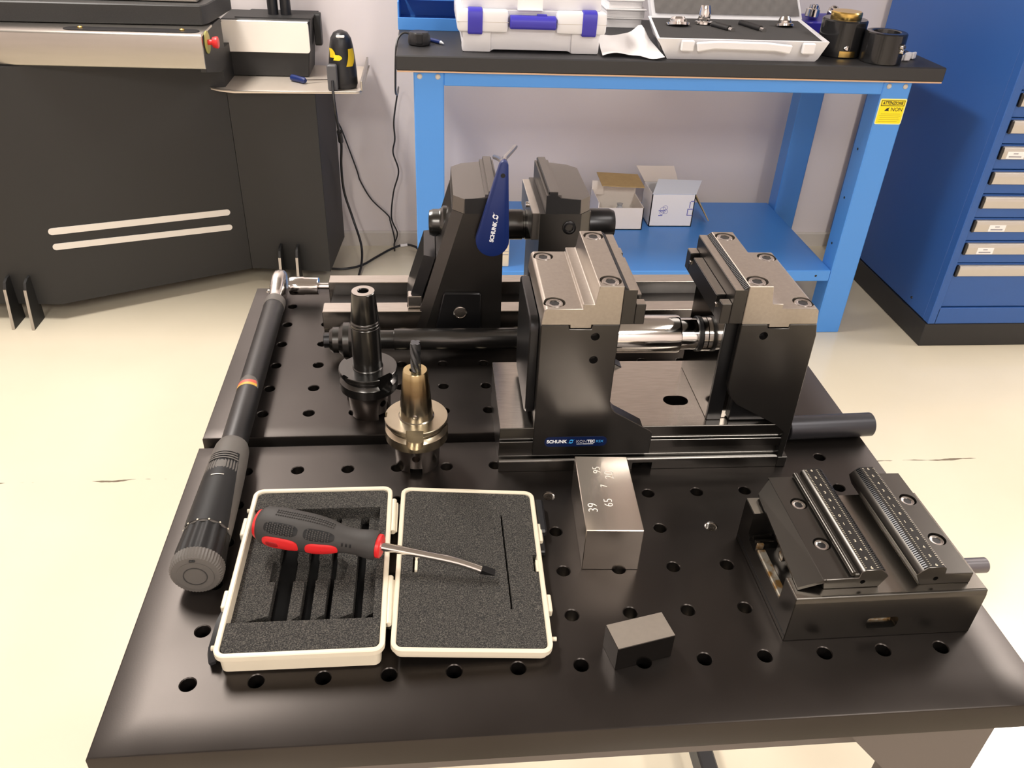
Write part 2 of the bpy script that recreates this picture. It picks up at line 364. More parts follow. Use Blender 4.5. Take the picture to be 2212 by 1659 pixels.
# ================================================================== screws and shared pieces
def add_screw(th, par, x, y, zt, r, rh, a0):
    m, rc_ = cap_screw(x, y, zt, r, rh, a0)
    sub(th, par, 'cap_screw', m, M_HEAD); sub(th, par, 'hexagon_dark_plug', rc_, M_BLACK)
def hexr(cx, cy, r, a0=0.0): return [(cx + r * math.cos(a0 + k * PI / 3), cy + r * math.sin(a0 + k * PI / 3)) for k in range(6)]
def cap_screw(x, y, zt, r=.0085, rh=.0050, a0=.2):
    """socket head with a hexagon recess, head face at zt, pointing up"""
    m = MB(); N = 24
    out = [(x + r * math.cos(2 * PI * k / N), y + r * math.sin(2 * PI * k / N)) for k in range(N)]
    hx = []
    for k in range(N):
        a = 2 * PI * k / N; b_ = (a - a0) % (PI / 3) - PI / 6; q = rh * math.cos(PI / 6) / math.cos(b_); hx.append((x + q * math.cos(a), y + q * math.sin(a)))
    ring = lambda pts, z: [(p[0], p[1], z) for p in pts]
    sc = lambda s: [(x + (p[0] - x) * s, y + (p[1] - y) * s) for p in out]
    m.loft([ring(out, zt - .005), ring(out, zt - .0008), ring(sc(.92), zt), ring([(x + (p[0] - x) * 1.16, y + (p[1] - y) * 1.16) for p in hx], zt), ring(hx, zt - .0003), ring(hx, zt - .0010)])
    rc_ = MB().prism(hexr(x, y, rh * .985, a0 + PI / 6), 'xy', zt - .0052, zt - .0005)  # black plug standing in for the shade inside the recess
    return m, rc_
def bores(pts, r, z1, depth):
    c = MB()
    for x, y in pts: c.lathe([(r, z1 - depth), (r, z1 + .01)], (x, y, 0), seg=28)
    return c
def hcyl(x, z, r, y0, y1, seg=24): return MB().lathe([(r, y0), (r, y1)], (x, 0, z), (0, 1, 0), seg)
def nut_profile(x0, s=1.0):
    return [(.006 * s, x0), (.0145 * s, x0 + .001), (.0165 * s, x0 + .006), (.0165 * s, x0 + .013), (.0175 * s, x0 + .0155), (.0205 * s, x0 + .018), (.0205 * s, x0 + .024), (.0225 * s, x0 + .027), (.0225 * s, x0 + .033), (.0235 * s, x0 + .035), (.0235 * s, x0 + .041)]
def logo_mb(w):
    """the maker's round swirl: two pointed crescents round a small centre"""
    m = MB(); n = 10
    for s in (1, -1):
        o = []; i = []
        for k in range(n + 1):
            a = math.radians(20 + 175 * k / n); ro = .5 * w * (1 - .04 * k); ri = ro * (.42 + .38 * (k / n) ** 1.6)
            o.append((s * ro * math.cos(a), s * ro * math.sin(a) * 1.05)); i.append((s * ri * math.cos(a), s * ri * math.sin(a)))
        o[0] = (s * .72 * w, s * .52 * w)
        for k in range(n): m.raw([(o[k][0], o[k][1], 0), (o[k + 1][0], o[k + 1][1], 0), (i[k + 1][0], i[k + 1][1], 0), (i[k][0], i[k][1], 0)], [(0, 1, 2, 3)])
    return m

# ================================================================== front vice
M_GROOVE = mat('grooved_base_steel', (0.13, 0.123, 0.115, 1), 0.28, 1.0)
M_BAR = mat('blackened_bar_steel', (0.060, 0.057, 0.054, 1), 0.36, 0.9)
AX = Vector((0, .3015, .126))
v1 = Thing('machine_vice', 'tall five-axis vice with stepped jaws, bright spindle and maker badge', 'vice', (.2525, .239, 0), rz=math.radians(-0.55))
ys0, ys1 = .239, .364
prof = [(.239, 0), (.239, .0125), (.2412, .0148), (.2460, .0150), (.2460, .0262), (.2406, .0268), (.2406, .0368), (.2450, .0374), (.2450, .0428), (.2396, .0432), (.2396, .0545)]
pr = prof + [(.603 - y, z) for y, z in prof[::-1]]
base = MB().prism(pr, 'yz', .2525, .5487, .0004).mesh('base', M_GROOVE)
bedf = MB().box(.2530, .5480, .2402, .3628, .0543, .0548).mesh('bed_face', M_BASE)  # paler steel on top: the brighter reflections put into the colour
cutr = MB().prism([(.441 + (.0045 if math.cos(a) > 0 else -.0045) + .0088 * math.cos(a), .2846 + .0088 * math.sin(a)) for a in [2 * PI * (k + .5) / 28 for k in range(28)]], 'xy', .02, .06)
cutr.box(.391, .412, .23, .262, -.01, .0088)
v1.part('base', cut(base, cutr), M_GROOVE); v1.part('bed_face', cut(bedf, cutr), M_BASE)
v1.part('end_foot', MB().box(.5450, .5560, .2385, .262, 0, .0132, .0008), M_BODY)
def cheek(pts, y0, y1, holes=()):
    me = MB().prism(pts, 'xz', y0, y1, .0007).mesh('cheek', M_BODY)
    if holes:
        c = MB()
        for x, z, r in holes: c.lathe([(r, y0 - .01), (r, y0 + .009)], (x, 0, z), (0, 1, 0), 20)
        me = cut(me, c)
    return me
lp = [(.2863, .0205), (.4066, .0205), (.4070, .046), (.4052, .0492), (.3660, .0728), (.3612, .0782), (.3594, .0860), (.3594, .1716), (.3338, .1716), (.3334, .1672), (.3125, .1672), (.3121, .1716), (.2863, .1716)]
v1.part('front_cheek', cheek(lp, .239, .2535, ((.3375, .1594, .0042), (.3382, .1342, .0042))), M_BODY)
v1.part('rear_cheek', cheek(lp, .3495, .364), M_BODY)
v1.part('jaw_body', MB().box(.2868, .3588, .2530, .3500, .0548, .1712, .0008), M_DARK)
v1.part('side_cover', MB().prism(rrect(.2500, .3530, .062, .1705, .012), 'yz', .2775, .2868, .0012), M_DARK)
# left stepped jaw
def mir(p, c=.4170): return [(2 * c - x, z) for x, z in p]
jp = [(.2863, .1718), (.2882, .1862), (.2908, .1885), (.3234, .1885), (.3236, .1932), (.3336, .1932), (.3344, .1945), (.3368, .2112), (.3594, .2112), (.3594, .1718), (.3330, .1718), (.3328, .1684), (.3131, .1684), (.3129, .1718)]
scr = [(.2997, .3515, .1885), (.2990, .2520, .1885), (.3490, .3510, .2112), (.3485, .2510, .2112)]
def jaw(side):
    f = (lambda p: p) if side < 0 else mir
    me = MB().prism(f(jp), 'xz', .239, .3635, .0006).mesh('jaw', M_JAW)
    c = MB()
    for x, y, z in scr:
        xx = x if side < 0 else 2 * .4170 - x
        c.lathe([(.0101, z - .009), (.0101, z + .004)], (xx, y, 0), seg=28)
    j = v1.part('stepped_jaw', cut(me, c), M_JAW)
    for x, y, z in scr:
        xx = x if side < 0 else 2 * .4170 - x
        add_screw(v1, j, xx, y, z - .0006, .0083, .0050, random.random())
    # gripping bar with fine teeth and a lower ledge with two gaps
    g = MB(); b0 = [(.3596, .1722), (.3720, .1722), (.3720, .2072), (.3596, .2072)]
    g.prism(f(b0), 'xz', .2395, .3635, .0004); tg = MB()
    n = 46
    for k in range(n):
        y = .2405 + k * (.1215 / (n - 1)); tg.prism(f([(.3590, .2068), (.3634, .2068), (.3634, .2078), (.3600, .2106), (.3590, .2106)]), 'xz', y - .0008, y + .0008)
    bar = v1.part('gripping_bar', g, M_BAR); sub(v1, bar, 'serration', tg, M_BLACK); sub(v1, bar, 'ground_edge', MB().prism(f([(.3640, .2070), (.3716, .2070), (.3716, .2076), (.3640, .2076)]), 'xz', .2398, .3632), M_JAW)
    for y0, y1 in ((.2395, .2500), (.2585, .3400), (.3500, .3635)):
        v1.part('ledge', MB().prism(f([(.3722, .1722), (.3815, .1722), (.3815, .1928), (.3722, .1928)]), 'xz', y0, y1, .0006), M_BAR)
        v1.part('ledge_top', MB().prism(f([(.3726, .1926), (.3811, .1926), (.3811, .1931), (.3726, .1931)]), 'xz', y0 + .0006, y1 - .0006), M_JAW)
    v1.part('ledge_web', MB().prism(f([(.3722, .1722), (.3813, .1722), (.3813, .1862), (.3722, .1862)]), 'xz', .2400, .3630), M_BAR)
    for y in (.2540, .3450):
        v1.part('grub_screw', MB().prism(f([(.3800, .1830), (.3830, .1830), (.3830, .1870), (.3800, .1870)]), 'xz', y - .0022, y + .0022, .0006), M_HEAD)
jaw(-1); jaw(1)
rp = [(.4748, .1716), (.5003, .1716), (.5007, .1672), (.5209, .1672), (.5213, .1716), (.5478, .1716), (.5500, .1600), (.5510, .0540), (.5505, .0), (.5450, .0), (.5440, .0450), (.5330, .0550), (.4880, .0800), (.4790, .0900), (.4748, .1020)]
v1.part('front_cheek', cheek(rp, .239, .2470, ((.4983, .1594, .0042),)), M_BODY)
v1.part('rear_cheek', cheek(rp, .3560, .364), M_BODY)
v1.part('jaw_body', MB().box(.4640, .5475, .2525, .3505, .0548, .1712, .0008), mat('polished_jaw_body', (0.20, 0.19, 0.178, 1), 0.12, 1.0))
v1.part('jaw_liner', MB().box(.4638, .4790, .2490, .2527, .0550, .1712, .0006), M_DARK)
v1.part('jaw_spine', MB().box(.4860, .5480, .2465, .3565, .0560, .1705, .0008), M_DARK)
# spindle
sp = v1.part('spindle', MB().lathe([(.0195, .3590), (.0195, .4340), (.0190, .4360)], (0, AX.y, AX.z), (1, 0, 0), 40), M_CHROME)
sub(v1, sp, 'spindle_sleeve', MB().lathe([(.0162, .4360), (.0162, .4600)], (0, AX.y, AX.z), (1, 0, 0), 40), M_CHROME)
sub(v1, sp, 'seal_ring', MB().lathe([(.0178, .4545), (.0182, .4550), (.0182, .4585), (.0178, .4590)], (0, AX.y, AX.z), (1, 0, 0), 40), M_BLACK)
sub(v1, sp, 'collar', MB().lathe([(.0160, .4590), (.0178, .4595), (.0178, .4635), (.0165, .4645)], (0, AX.y, AX.z), (1, 0, 0), 40), M_CHROME)
v1.part('hexagon_drive', MB().prism(hexr(AX.y + .01, AX.z + .005, .0085), 'yz', .5480, .5790, .0006), M_DARK)
# badge
bd = v1.part('badge', MB().prism(rrect(.2978, .3611, .0318, .0437, .0052), 'xz', .2386, .2391), M_STICK, label='navy maker badge with white and cyan lettering')
sub(v1, bd, 'lettering', text_mb('SCHUNK', .0052, .0205, .03).xf(frame((.3000, .2385, .0362), (1, 0, 0), (0, 0, 1))), M_WINK)
sub(v1, bd, 'emblem', logo_mb(.0056).xf(frame((.3247, .2384, .0381), (1, 0, 0), (0, 0, 1))), M_CYAN)
sub(v1, bd, 'lettering', text_mb('KON', .0046, .0105, .0).xf(frame((.3300, .2385, .0364), (1, 0, 0), (0, 0, 1))), M_PINK)
sub(v1, bd, 'lettering', text_mb('TEC', .0046, .0078, .03).xf(frame((.3410, .2385, .0364), (1, 0, 0), (0, 0, 1))), M_WINK)
sub(v1, bd, 'lettering', text_mb('KSX', .0040, .0072, .0).xf(frame((.3503, .2385, .0366), (1, 0, 0), (0, 0, 1))), M_CYAN)
sub(v1, bd, 'underline', MB().box(.3305, .3360, .2385, .2388, .0345, .0349).box(.3365, .3475, .2385, .2388, .0344, .0351), M_WINK)

# ================================================================== far vice on its rails
v2 = Thing('machine_vice', 'larger dark vice on twin rails at the back of the table', 'vice', (.31, .556, 0))
for y0, y1 in ((.5055, .5300), (.5865, .6085)):
    v2.part('rail', MB().prism([(y0 + .002, 0), (y1 - .002, 0), (y1 - .002, .016), (y1, .018), (y1, .042), (y0, .042), (y0, .018), (y0 + .002, .016)], 'yz', .0525, .592, .0007), M_BASE)
v2.part('rail_bed', MB().box(.0560, .590, .5200, .5950, 0, .024, .001), M_DARK)
def lofty(polys): return MB().loft([[(x, y, z) for x, z in p] for y, p in polys])
def col_left(inset):
    return [(.1640 + inset, .012), (.2743, .012), (.2731, .1757), (.2130 + inset, .1757)]
def jtop(inset):
    return [(.2135 + inset, .1760), (.2680, .1760), (.2680, .1985), (.2645, .1985), (.2642, .2028), (.2550, .2028), (.2545, .1990), (.2508, .1990), (.2504, .1958), (.2145 + inset, .1932)]
def m2(p): return [(.590 - x, z) for x, z in p]
def cr_(inset): return [(.3160, .012), (.3775 - inset, .012), (.3775 - inset, .1757), (.3160, .1757)]
for side in (-1, 1):
    f = (lambda p: p) if side < 0 else m2
    ci = (lambda i: col_left(i)) if side < 0 else cr_
    v2.part('jaw_column', lofty([(.495, ci(.0125)), (.508, ci(0)), (.607, ci(0)), (.620, ci(.0125))]), M_BODY if side < 0 else M_BODY)
    j = v2.part('top_jaw', lofty([(.495, f(jtop(.0125))), (.508, f(jtop(0))), (.607, f(jtop(0))), (.620, f(jtop(.0125)))]), M_FARJAW)
    t = MB(); n = 50
    for k in range(n):
        y = .4965 + k * (.122 / (n - 1)); t.prism(f([(.2640, .1995), (.2655, .1995), (.2655, .2020), (.2640, .2028)]), 'xz', y - .0008, y + .0008)
    sub(v2, j, 'tooth_strip', t, M_DARK)
    for x in ((.2385,) if side < 0 else (.3270, .3590)):
        sub(v2, j, 'pin', MB().lathe([(.0001, .4940), (.0015, .4942), (.0015, .497)], (x, 0, .1850), (0, 1, 0), 12), M_SATIN)
# black shell over the front of each top jaw
v2.part('end_plate', MB().prism([(.2275, .1762), (.2655, .1762), (.2655, .1980), (.2505, .1950), (.2275, .1938)], 'xz', .4938, .4952), M_BLACK)
v2.part('end_plate', MB().prism(m2([(.2275, .1762), (.2678, .1762), (.2678, .1983), (.2640, .1983), (.2640, .2020), (.2552, .2020), (.2552, .1985), (.2505, .1950), (.2275, .1938)]), 'xz', .4938, .4952), M_BLACK)
pad = v2.part('clamp_pad', MB().prism([(.1900, .013), (.2490, .013), (.2482, .0730), (.2460, .0752), (.2040, .0752), (.2022, .0735)], 'xz', .4890, .4952, .0012), M_DARK)
sub(v2, pad, 'ring_bolt', MB().lathe([(.0085, 0), (.0085, .0012), (.0072, .0016), (.0068, .0004), (.0001, .0004)], (.2229, .4892, .0489), (0, -1, 0), 28), M_HEAD)
v2.part('side_cover', MB().loft([[(.1560, .520, .040), (.1700, .514, .040), (.1700, .600, .040), (.1560, .596, .040)], [(.1790, .520, .112), (.1930, .514, .112), (.1930, .600, .112), (.1790, .596, .112)]]), M_DARK)
v2.part('glint_block', MB().box(.1580, .1760, .5130, .5290, .0425, .0590, .001), M_SATIN)  # bright block added for the floor's reflection on the side cover
v2.part('support_ledge', MB().box(.3075, .3220, .5020, .6190, .1400, .1740, .0008), M_PLATE)
v2.part('support_pin', MB().cyl((.3040, .545, .168), (.3180, .545, .168), .0035, seg=14), M_CHROME)
v2.part('spindle', MB().lathe([(.0188, .250), (.0188, .3020), (.0176, .3026), (.0176, .3050), (.0188, .3056), (.0188, .330)], (0, .557, .137), (1, 0, 0), 40), M_GUN)
v2.part('stepped_nut', MB().lathe(nut_profile(.1855, 1.02), (0, .557, .139), (1, 0, 0), 40), M_GUN)
v2.part('end_cap', MB().lathe([(.0185, .374), (.0185, .4120), (.0160, .4185), (.0001, .4190)], (0, .557, .139), (1, 0, 0), 40), M_DARK)
v2.part('end_flange', MB().box(.3775, .3850, .535, .600, .100, .165, .003), M_BODY)
sb = v2.part('socket_bolt', MB().lathe([(.0082, -.001), (.0082, .0015), (.0070, .0022), (.0048, .0022), (.0046, -.0008), (.0001, -.0008)], (.3515, .4952, .1590), (0, -1, 0), 24), M_DARK)

# loose spindle rod lying in front of the far vice rails
RY, RZ = .4645, .0258
rd = Thing('spindle_rod', 'long dark rod with a stepped nut lying before the far vice rails', 'rod', (.30, RY, 0))
rd.part('shaft', MB().lathe([(.0118, .100), (.0118, .1415), (.0134, .1420), (.0134, .4960), (.0115, .5010)], (0, RY, RZ), (1, 0, 0), 36), M_GUN)
rd.part('stepped_nut', MB().lathe([(.006, .0645), (.0130, .0650), (.0160, .0690), (.0160, .0760), (.0180, .0785), (.0215, .0815), (.0215, .0885), (.0235, .0910), (.0257, .0935), (.0257, .1040), (.0200, .1080), (.0130, .1120)], (0, RY, RZ), (1, 0, 0), 44), M_GUN)
rd.part('hexagon_drive', MB().prism(hexr(RY, RZ, .0098), 'yz', .0575, .0660, .0006), M_DARK)
rd.part('end_support', MB().lathe([(.0135, 0), (.0254, .002), (.0254, .012), (.0135, .014)], (.300, RY, RZ), (1, 0, 0), 36), M_GUN)
# the blue-handled lever hung over the far vice
lv = Thing('hexagon_lever', 'teardrop dark blue lever with white lettering hung on the far vice', 'lever', (.262, .487, .140))
def tear(n=14):
    c0 = Vector((.2595, .1480)); r0 = .0195; c1 = Vector((.2700, .2385)); r1 = .0048; d = (c1 - c0); a = math.atan2(d.y, d.x); b_ = math.acos((r0 - r1) / d.length); out = []
    for k in range(n + 1):
        t = a + b_ + (2 * PI - 2 * b_) * k / n; out.append((c0.x + r0 * math.cos(t), c0.y + r0 * math.sin(t)))
    for k in range(7):
        t = a - b_ + 2 * b_ * k / 6; out.append((c1.x + r1 * math.cos(t), c1.y + r1 * math.sin(t)))
    return out
hb = lv.part('handle', MB().prism(tear(), 'xz', .4795, .4895, .0022, 2), M_HBLUE)
sub(lv, hb, 'eyelet', MB().lathe([(.0026, 0), (.0026, .0004), (.0001, .0004)], (.2690, .4796, .2270), (0, -1, 0), 16), M_BLACK)
_e = Vector((.0085, 0, .0545)).normalized()
sub(lv, hb, 'lettering', text_mb('SCHUNK', .0066, .0260, .04).xf(frame((.2605, .4792, .1470), _e, (-_e.z, 0, _e.x))), M_WINK)
sub(lv, hb, 'emblem', logo_mb(.0078).xf(frame((.2620, .4791, .1785), _e, (-_e.z, 0, _e.x))), M_WINK)
lv.part('key_arm', MB().tube([(.2705, .487, .2410), (.2720, .500, .2400), (.2830, .550, .2305), (.2945, .602, .2212)], .0030, 10), M_GUN2)
lv.part('key_arm', MB().tube([(.2680, .487, .2400), (.2685, .500, .2375), (.2700, .550, .2230), (.2690, .600, .2085)], .0030, 10), M_GUN2)

# ================================================================== tool holders
def holder(name, label, c, prof_low, prof_top, mlow, mfl, mtop, slot_ang, bore=None):
    h = Thing(name, label, 'tool holder', (c[0], c[1], 0))
    x, y = c
    sh = MB().lathe([(.0135, .0), (.0218, 0), (.0222, .0006), (.0236, .0325), (.0236, .034), (.0135, .034)], (x, y, 0), seg=48, caps=False).mesh('taper_shank', mlow)
    cc = MB(); d = Vector((math.cos(slot_ang), math.sin(slot_ang), 0)); e = Vector((-d.y, d.x, 0)); o = Vector((x, y, 0))
    def bx(cen, hw, hd, z0, z1, rad=None):
        p = [cen + e * s * hw + d * t * hd for s, t in ((-1, -1), (1, -1), (1, 1), (-1, 1))]
        cc.loft([[(q.x, q.y, z) for q in p] for z in (z0, z1)])
    bx(o + d * .022, .0062, .012, -.01, .0075); bx(o - d * .022, .0062, .012, -.01, .0075)
    cc.lathe([(.0040, .010), (.0040, .03)], (o.x, o.y, .0205), d, 16)
    h.part('taper_shank', cut(sh, cc), mlow)
    fl = MB().lathe([(.012, .0325), (.0290, .0325), (.0315, .0345), (.0315, .0445), (.0308, .0455), (.0280, .0480), (.0280, .0505), (.0308, .0530), (.0315, .0540), (.0315, .0578), (.0309, .0584), (.012, .0584)], (x, y, 0), seg=64, caps=False)
    fl = fl.mesh('flange', mfl); cc = MB()
    for s in (1, -1):
        cen = o + d * s * .0345; pr_ = []
        for k in range(13): a = PI + PI * k / 12; pr_.append((.0085 * math.cos(a), .0455 + .0085 * math.sin(a) * .85))
        pr_ += [(.0085, .07), (-.0085, .07)]
        cc.loft([[tuple(o + d * s * t + e * u + Vector((0, 0, z))) for u, z in pr_] for t in (.0262, .05)])
    cen = o + e * .032
    cc.loft([[tuple(o - e * t + d * u + Vector((0, 0, z))) for u, z in ((-.004, .052), (.004, .052), (.004, .07), (-.004, .07))] for t in (.029, .05)])
    h.part('flange', cut(fl, cc), mfl)
    h.part('body', MB().lathe(prof_top, (x, y, 0), seg=48), mtop)
    return h
D = (.1178, .3526)
hd = holder('tool_holder', 'black shrink-fit tool holder with an empty bore beside the torque wrench', D, None,
    [(.0165, .0580), (.0165, .0590), (.0157, .0600), (.0155, .0640), (.0154, .1090), (.0150, .1096), (.0150, .1102), (.0153, .1108), (.0151, .1124), (.0146, .1130), (.0146, .1136), (.0149, .1142), (.0147, .1156), (.0142, .1162), (.0142, .1168), (.0145, .1174), (.0121, .1484), (.0113, .1493), (.0062, .1493), (.0056, .1486), (.0056, .1200), (.0001, .1200)],
    M_GUN2, M_GUN, M_GUN, math.radians(-48))
hd.part('bore_rim', MB().lathe([(.0058, .1493), (.0116, .1493), (.0116, .1496), (.0060, .1496)], (D[0], D[1], 0), seg=40, caps=False), M_HEAD)
G = (.1705, .2600)
M_HEAT = bands('heat_tinted_cone', [(0.0, (0.36, 0.33, 0.27, 1)), (0.25, (0.26, 0.225, 0.165, 1)), (0.55, (0.15, 0.105, 0.055, 1)), (0.85, (0.24, 0.175, 0.085, 1)), (1.0, (0.50, 0.40, 0.22, 1))], 'Z', 0.22, 1.0, 'LINEAR', .060, .113)
hg = holder('tool_holder', 'gold-tinted tapered tool holder gripping a fluted milling cutter', G, None,
    [(.0178, .0580), (.0178, .0588), (.0166, .0598), (.0163, .0640), (.0121, .1110), (.0113, .1122), (.0056, .1122), (.0052, .1116), (.0052, .1060), (.0001, .1060)], M_GUN2, M_GOLD, M_HEAT, math.radians(-93))
hg.part('clamp_screw', MB().lathe([(.0022, .0120), (.0022, .0162), (.0011, .0164), (.0010, .0140), (.0001, .0140)], (G[0], G[1], .0660), (-.06, -1, .08), 14), M_HEAD)
def endmill(x, y, z0, z1, r):
    rings = []; n = 32; k = 26
    for i in range(k + 1):
        t = i / k; z = z0 + (z1 - z0) * t; tw = t * 3.6; fl = 0 if t < .12 else min(1, (t - .12) * 12)
        rings.append([(x + r * (1 - .34 * fl * max(0, math.sin(4 * (2 * PI * j / n + tw))) ** .7) * math.cos(2 * PI * j / n), y + r * (1 - .34 * fl * max(0, math.sin(4 * (2 * PI * j / n + tw))) ** .7) * math.sin(2 * PI * j / n), z) for j in range(n)])
    return MB().loft(rings)
single('milling_cutter', endmill(G[0] + .0008, G[1], .1065, .1425, .0051), mat('coated_carbide', (0.10, 0.105, 0.115, 1), 0.3, 0.9), 'small dark fluted end mill standing in the gold-tinted holder', 'milling cutter', (G[0] + .0008, G[1], .1065), T, ang=50)

# ================================================================== torque wrench
tw = Thing('torque_wrench', 'long black torque wrench with grey end cap and chrome ratchet head', 'wrench', (-.0105, .0890, 0), rz=math.radians(0.75))
X0, Y0, Z0 = -.0105, .0890, .0222
def wl(prof, seg=40, z=Z0): return MB().lathe(prof, (X0, Y0, z), (0, 1, -.006), seg)
def fluted(prof, n, depth, seg=96):
    rings = []
    for r, t in prof: rings.append([(X0 + r * (1 - depth * (.5 - .5 * math.cos(n * 2 * PI * j / seg))) * math.cos(2 * PI * j / seg), Y0 + t, Z0 - .006 * t + r * (1 - depth * (.5 - .5 * math.cos(n * 2 * PI * j / seg))) * math.sin(2 * PI * j / seg)) for j in range(seg)])
    return MB().loft(rings)
ec = tw.part('end_cap', fluted([(.0160, 0), (.0200, .0006), (.0218, .0030), (.0220, .0120), (.0210, .0128)], 48, .035, 192), M_GREYPL)
sub(tw, ec, 'disc', wl([(.0150, -.0006), (.0150, .002)]), M_GREYPL)
sub(tw, ec, 'disc_ring', MB().lathe([(.0090, -.0004), (.0090, -.0011), (.0098, -.0011), (.0098, -.0004)], (X0, Y0, Z0), (0, 1, -.006), 40, caps=False), M_RUBBER)
sub(tw, ec, 'cap_slot', MB().box(X0 - .0022, X0 + .0022, Y0 - .0010, Y0 + .001, Z0 + .0165, Z0 + .0178), M_BLACK)
tw.part('fluted_collar', fluted([(.0212, .0126), (.0214, .020), (.0202, .040), (.0200, .046)], 14, .07, 112), M_RUBBLK)
gr = tw.part('grip', wl([(.0198, .0455), (.0200, .060), (.0196, .090), (.0186, .130), (.0176, .155), (.0166, .168), (.0150, .174), (.0132, .176)]), M_GREYPL)
def shell(t0, t1, half, rf, lift, m, name):
    """a curved inlay wrapped over the top of the grip between two stations"""
    mb = MB(); rings = []
    for i in range(9):
        t = t0 + (t1 - t0) * i / 8; w_ = half(i / 8); ring = []
        for j in range(13):
            a = PI / 2 + w_ * (1 - 2 * j / 12); r = rf(t) + lift; ring.append((X0 + r * math.cos(a), Y0 + t, Z0 - .006 * t + r * math.sin(a)))
        rings.append(ring)
    mb.loft(rings, caps=False, closed=False); return sub(tw, gr, name, mb, m)
gf = lambda t: .0200 - max(0, t - .060) * .026
shell(.047, .146, lambda u: 1.15 - .35 * u, lambda t: gf(t) - (.0002 if t > .12 else 0), .0006, M_RUBBLK, 'soft_inlay')
for k in range(4):
    shell(.1335 + k * .0035, .1355 + k * .0035, lambda u: .80 - .06 * k, lambda t: gf(t), .0012, M_GREYPL, 'rib')
shell(.1080, .1092, lambda u: .30, lambda t: gf(t), .0010, M_HANDLE, 'scale_line')
for k in range(6):
    a = PI / 2 + 1.2 - k * .48
    sub(tw, gr, 'scale_dot', MB().lathe([(.0008, 0), (.0008, .0005)], (X0 + .0201 * math.cos(a), Y0 + .0470, Z0 + .0201 * math.sin(a)), (math.cos(a), 0, math.sin(a)), 10), M_CASE)
tube = tw.part('tube', wl([(.0130, .170), (.0131, .172), (.0131, .4700), (.0126, .4720)], 44), mat('black_powder_coat', (0.012, 0.012, 0.013, 1), 0.40, bump=.03, bscale=1500))
def patch(u0, u1, m, name, rad=.0137, yc=.2760, R=.0115):
    """half-disc emblem bands wrapped on the tube"""
    mb = MB(); rows = []
    for i in range(7):
        u = u0 + (u1 - u0) * i / 6; h = R * math.sqrt(max(0, 1 - u * u)); row = []
        for j in range(11):
            s = h * (2 * j / 10 - 1); a = PI / 2 + .22 - s / rad; row.append((X0 + rad * math.cos(a), Y0 + yc + u * R * 1.25, Z0 - .0017 + rad * math.sin(a)))
        rows.append(row)
    mb.loft(rows, caps=False, closed=False); return sub(tw, tube, name, mb, m)
patch(0, .985, M_GREYPL, 'emblem_field', .01335, .2690, .0160)
patch(.02, .26, mat('gold_ink', srgb(206, 164, 64), .5), 'emblem_band', .01345, .2695, .0140); patch(.26, .56, mat('brick_ink', srgb(196, 92, 78), .5), 'emblem_band', .01345, .2695, .0140)
tw.part('neck_collar', wl([(.0126, .4690), (.0136, .4700), (.0134, .4860), (.0116, .4880)], 40), M_GREYPL)
# ratchet head: a thick upright disc on a flattened neck
HY = Y0 + .5290
rings = []
for t, wx, wz in ((.484, .0090, .0110), (.492, .0085, .0105), (.500, .0088, .0118), (.508, .0098, .0145), (.516, .0105, .0172), (.526, .0107, .0190), (.536, .0105, .0188), (.546, .0098, .0165), (.553, .0082, .0120), (.5565, .0050, .0060)):
    r_ = []
    for j in range(28):
        a = 2 * PI * j / 28; c_, s_ = math.cos(a), math.sin(a); r_.append((X0 + wx * math.copysign(abs(c_) ** .55, c_), Y0 + t, .0212 + wz * math.copysign(abs(s_) ** .8, s_)))
    rings.append(r_)
hd_ = tw.part('ratchet_head', MB().loft(rings), M_SATIN, ang=60)
sub(tw, hd_, 'reverse_lever', MB().box(X0 - .0150, X0 - .0090, Y0 + .5140, Y0 + .5200, .0180, .0215, .001), M_CHROME)
so = Thing('socket', 'short chrome socket with hexagon bit on the torque wrench head', 'socket', (0, .6180, .0215), rot=(0, 0, math.radians(-1)))
SY, SZ = .6180, .0215
so.part('sleeve', MB().lathe([(.0090, -.0040), (.0118, -.0030), (.0126, .0000), (.0126, .0150), (.0119, .0170), (.0119, .0345), (.0113, .0352), (.0050, .0352)], (0, SY, SZ), (1, 0, 0), 40), M_CHROME)
so.part('hexagon_bit', MB().prism(hexr(SY, SZ, .0048), 'yz', .0350, .0515, .0003), M_SATIN)

# ================================================================== steel blocks
M_STAMP = mat('stamped_bright_edge', (0.92, 0.89, 0.84, 1), 0.45, 0.2)
bl = Thing('steel_block', 'large bright machined block with stamped numbers in front of the near vice', 'block', (.3165, .1010, 0), rz=math.radians(-3.2))
bl.part('block', MB().box(.3165, .3670, .1010, .2030, 0, .0472, .0006), M_ALU)
for s, x, y, sz in (('39', .3295, .1250, .0125), ('65', .3440, .1320, .0115), ('20', .3500, .1700, .0120), ('95', .3385, .1780, .0105), ('7', .3420, .1580, .0090)):
    bl.part('stamped_number', text_mb(s, sz, None, -.02, 0, .00012).xf(frame((x, y, .0473), (0, 1, 0), (-1, 0, 0))), M_STAMP, smooth=False)
sbk = Thing('steel_block', 'small dark block with a pale ground top beside the open white case', 'block', (.3255, -.0065, 0), rz=math.radians(12.5))
sbk.part('block', MB().box(.3255, .3745, -.0065, .0180, 0, .0248, .0004), mat('dark_parallel_steel', (0.045, 0.041, 0.038, 1), 0.22, 0.95))
sbk.part('ground_face', MB().box(.3258, .3742, -.0062, .0177, .0246, .0251), mat('ground_parallel_steel', (0.47, 0.43, 0.38, 1), 0.42, 1.0, noise=.03, scale=200))
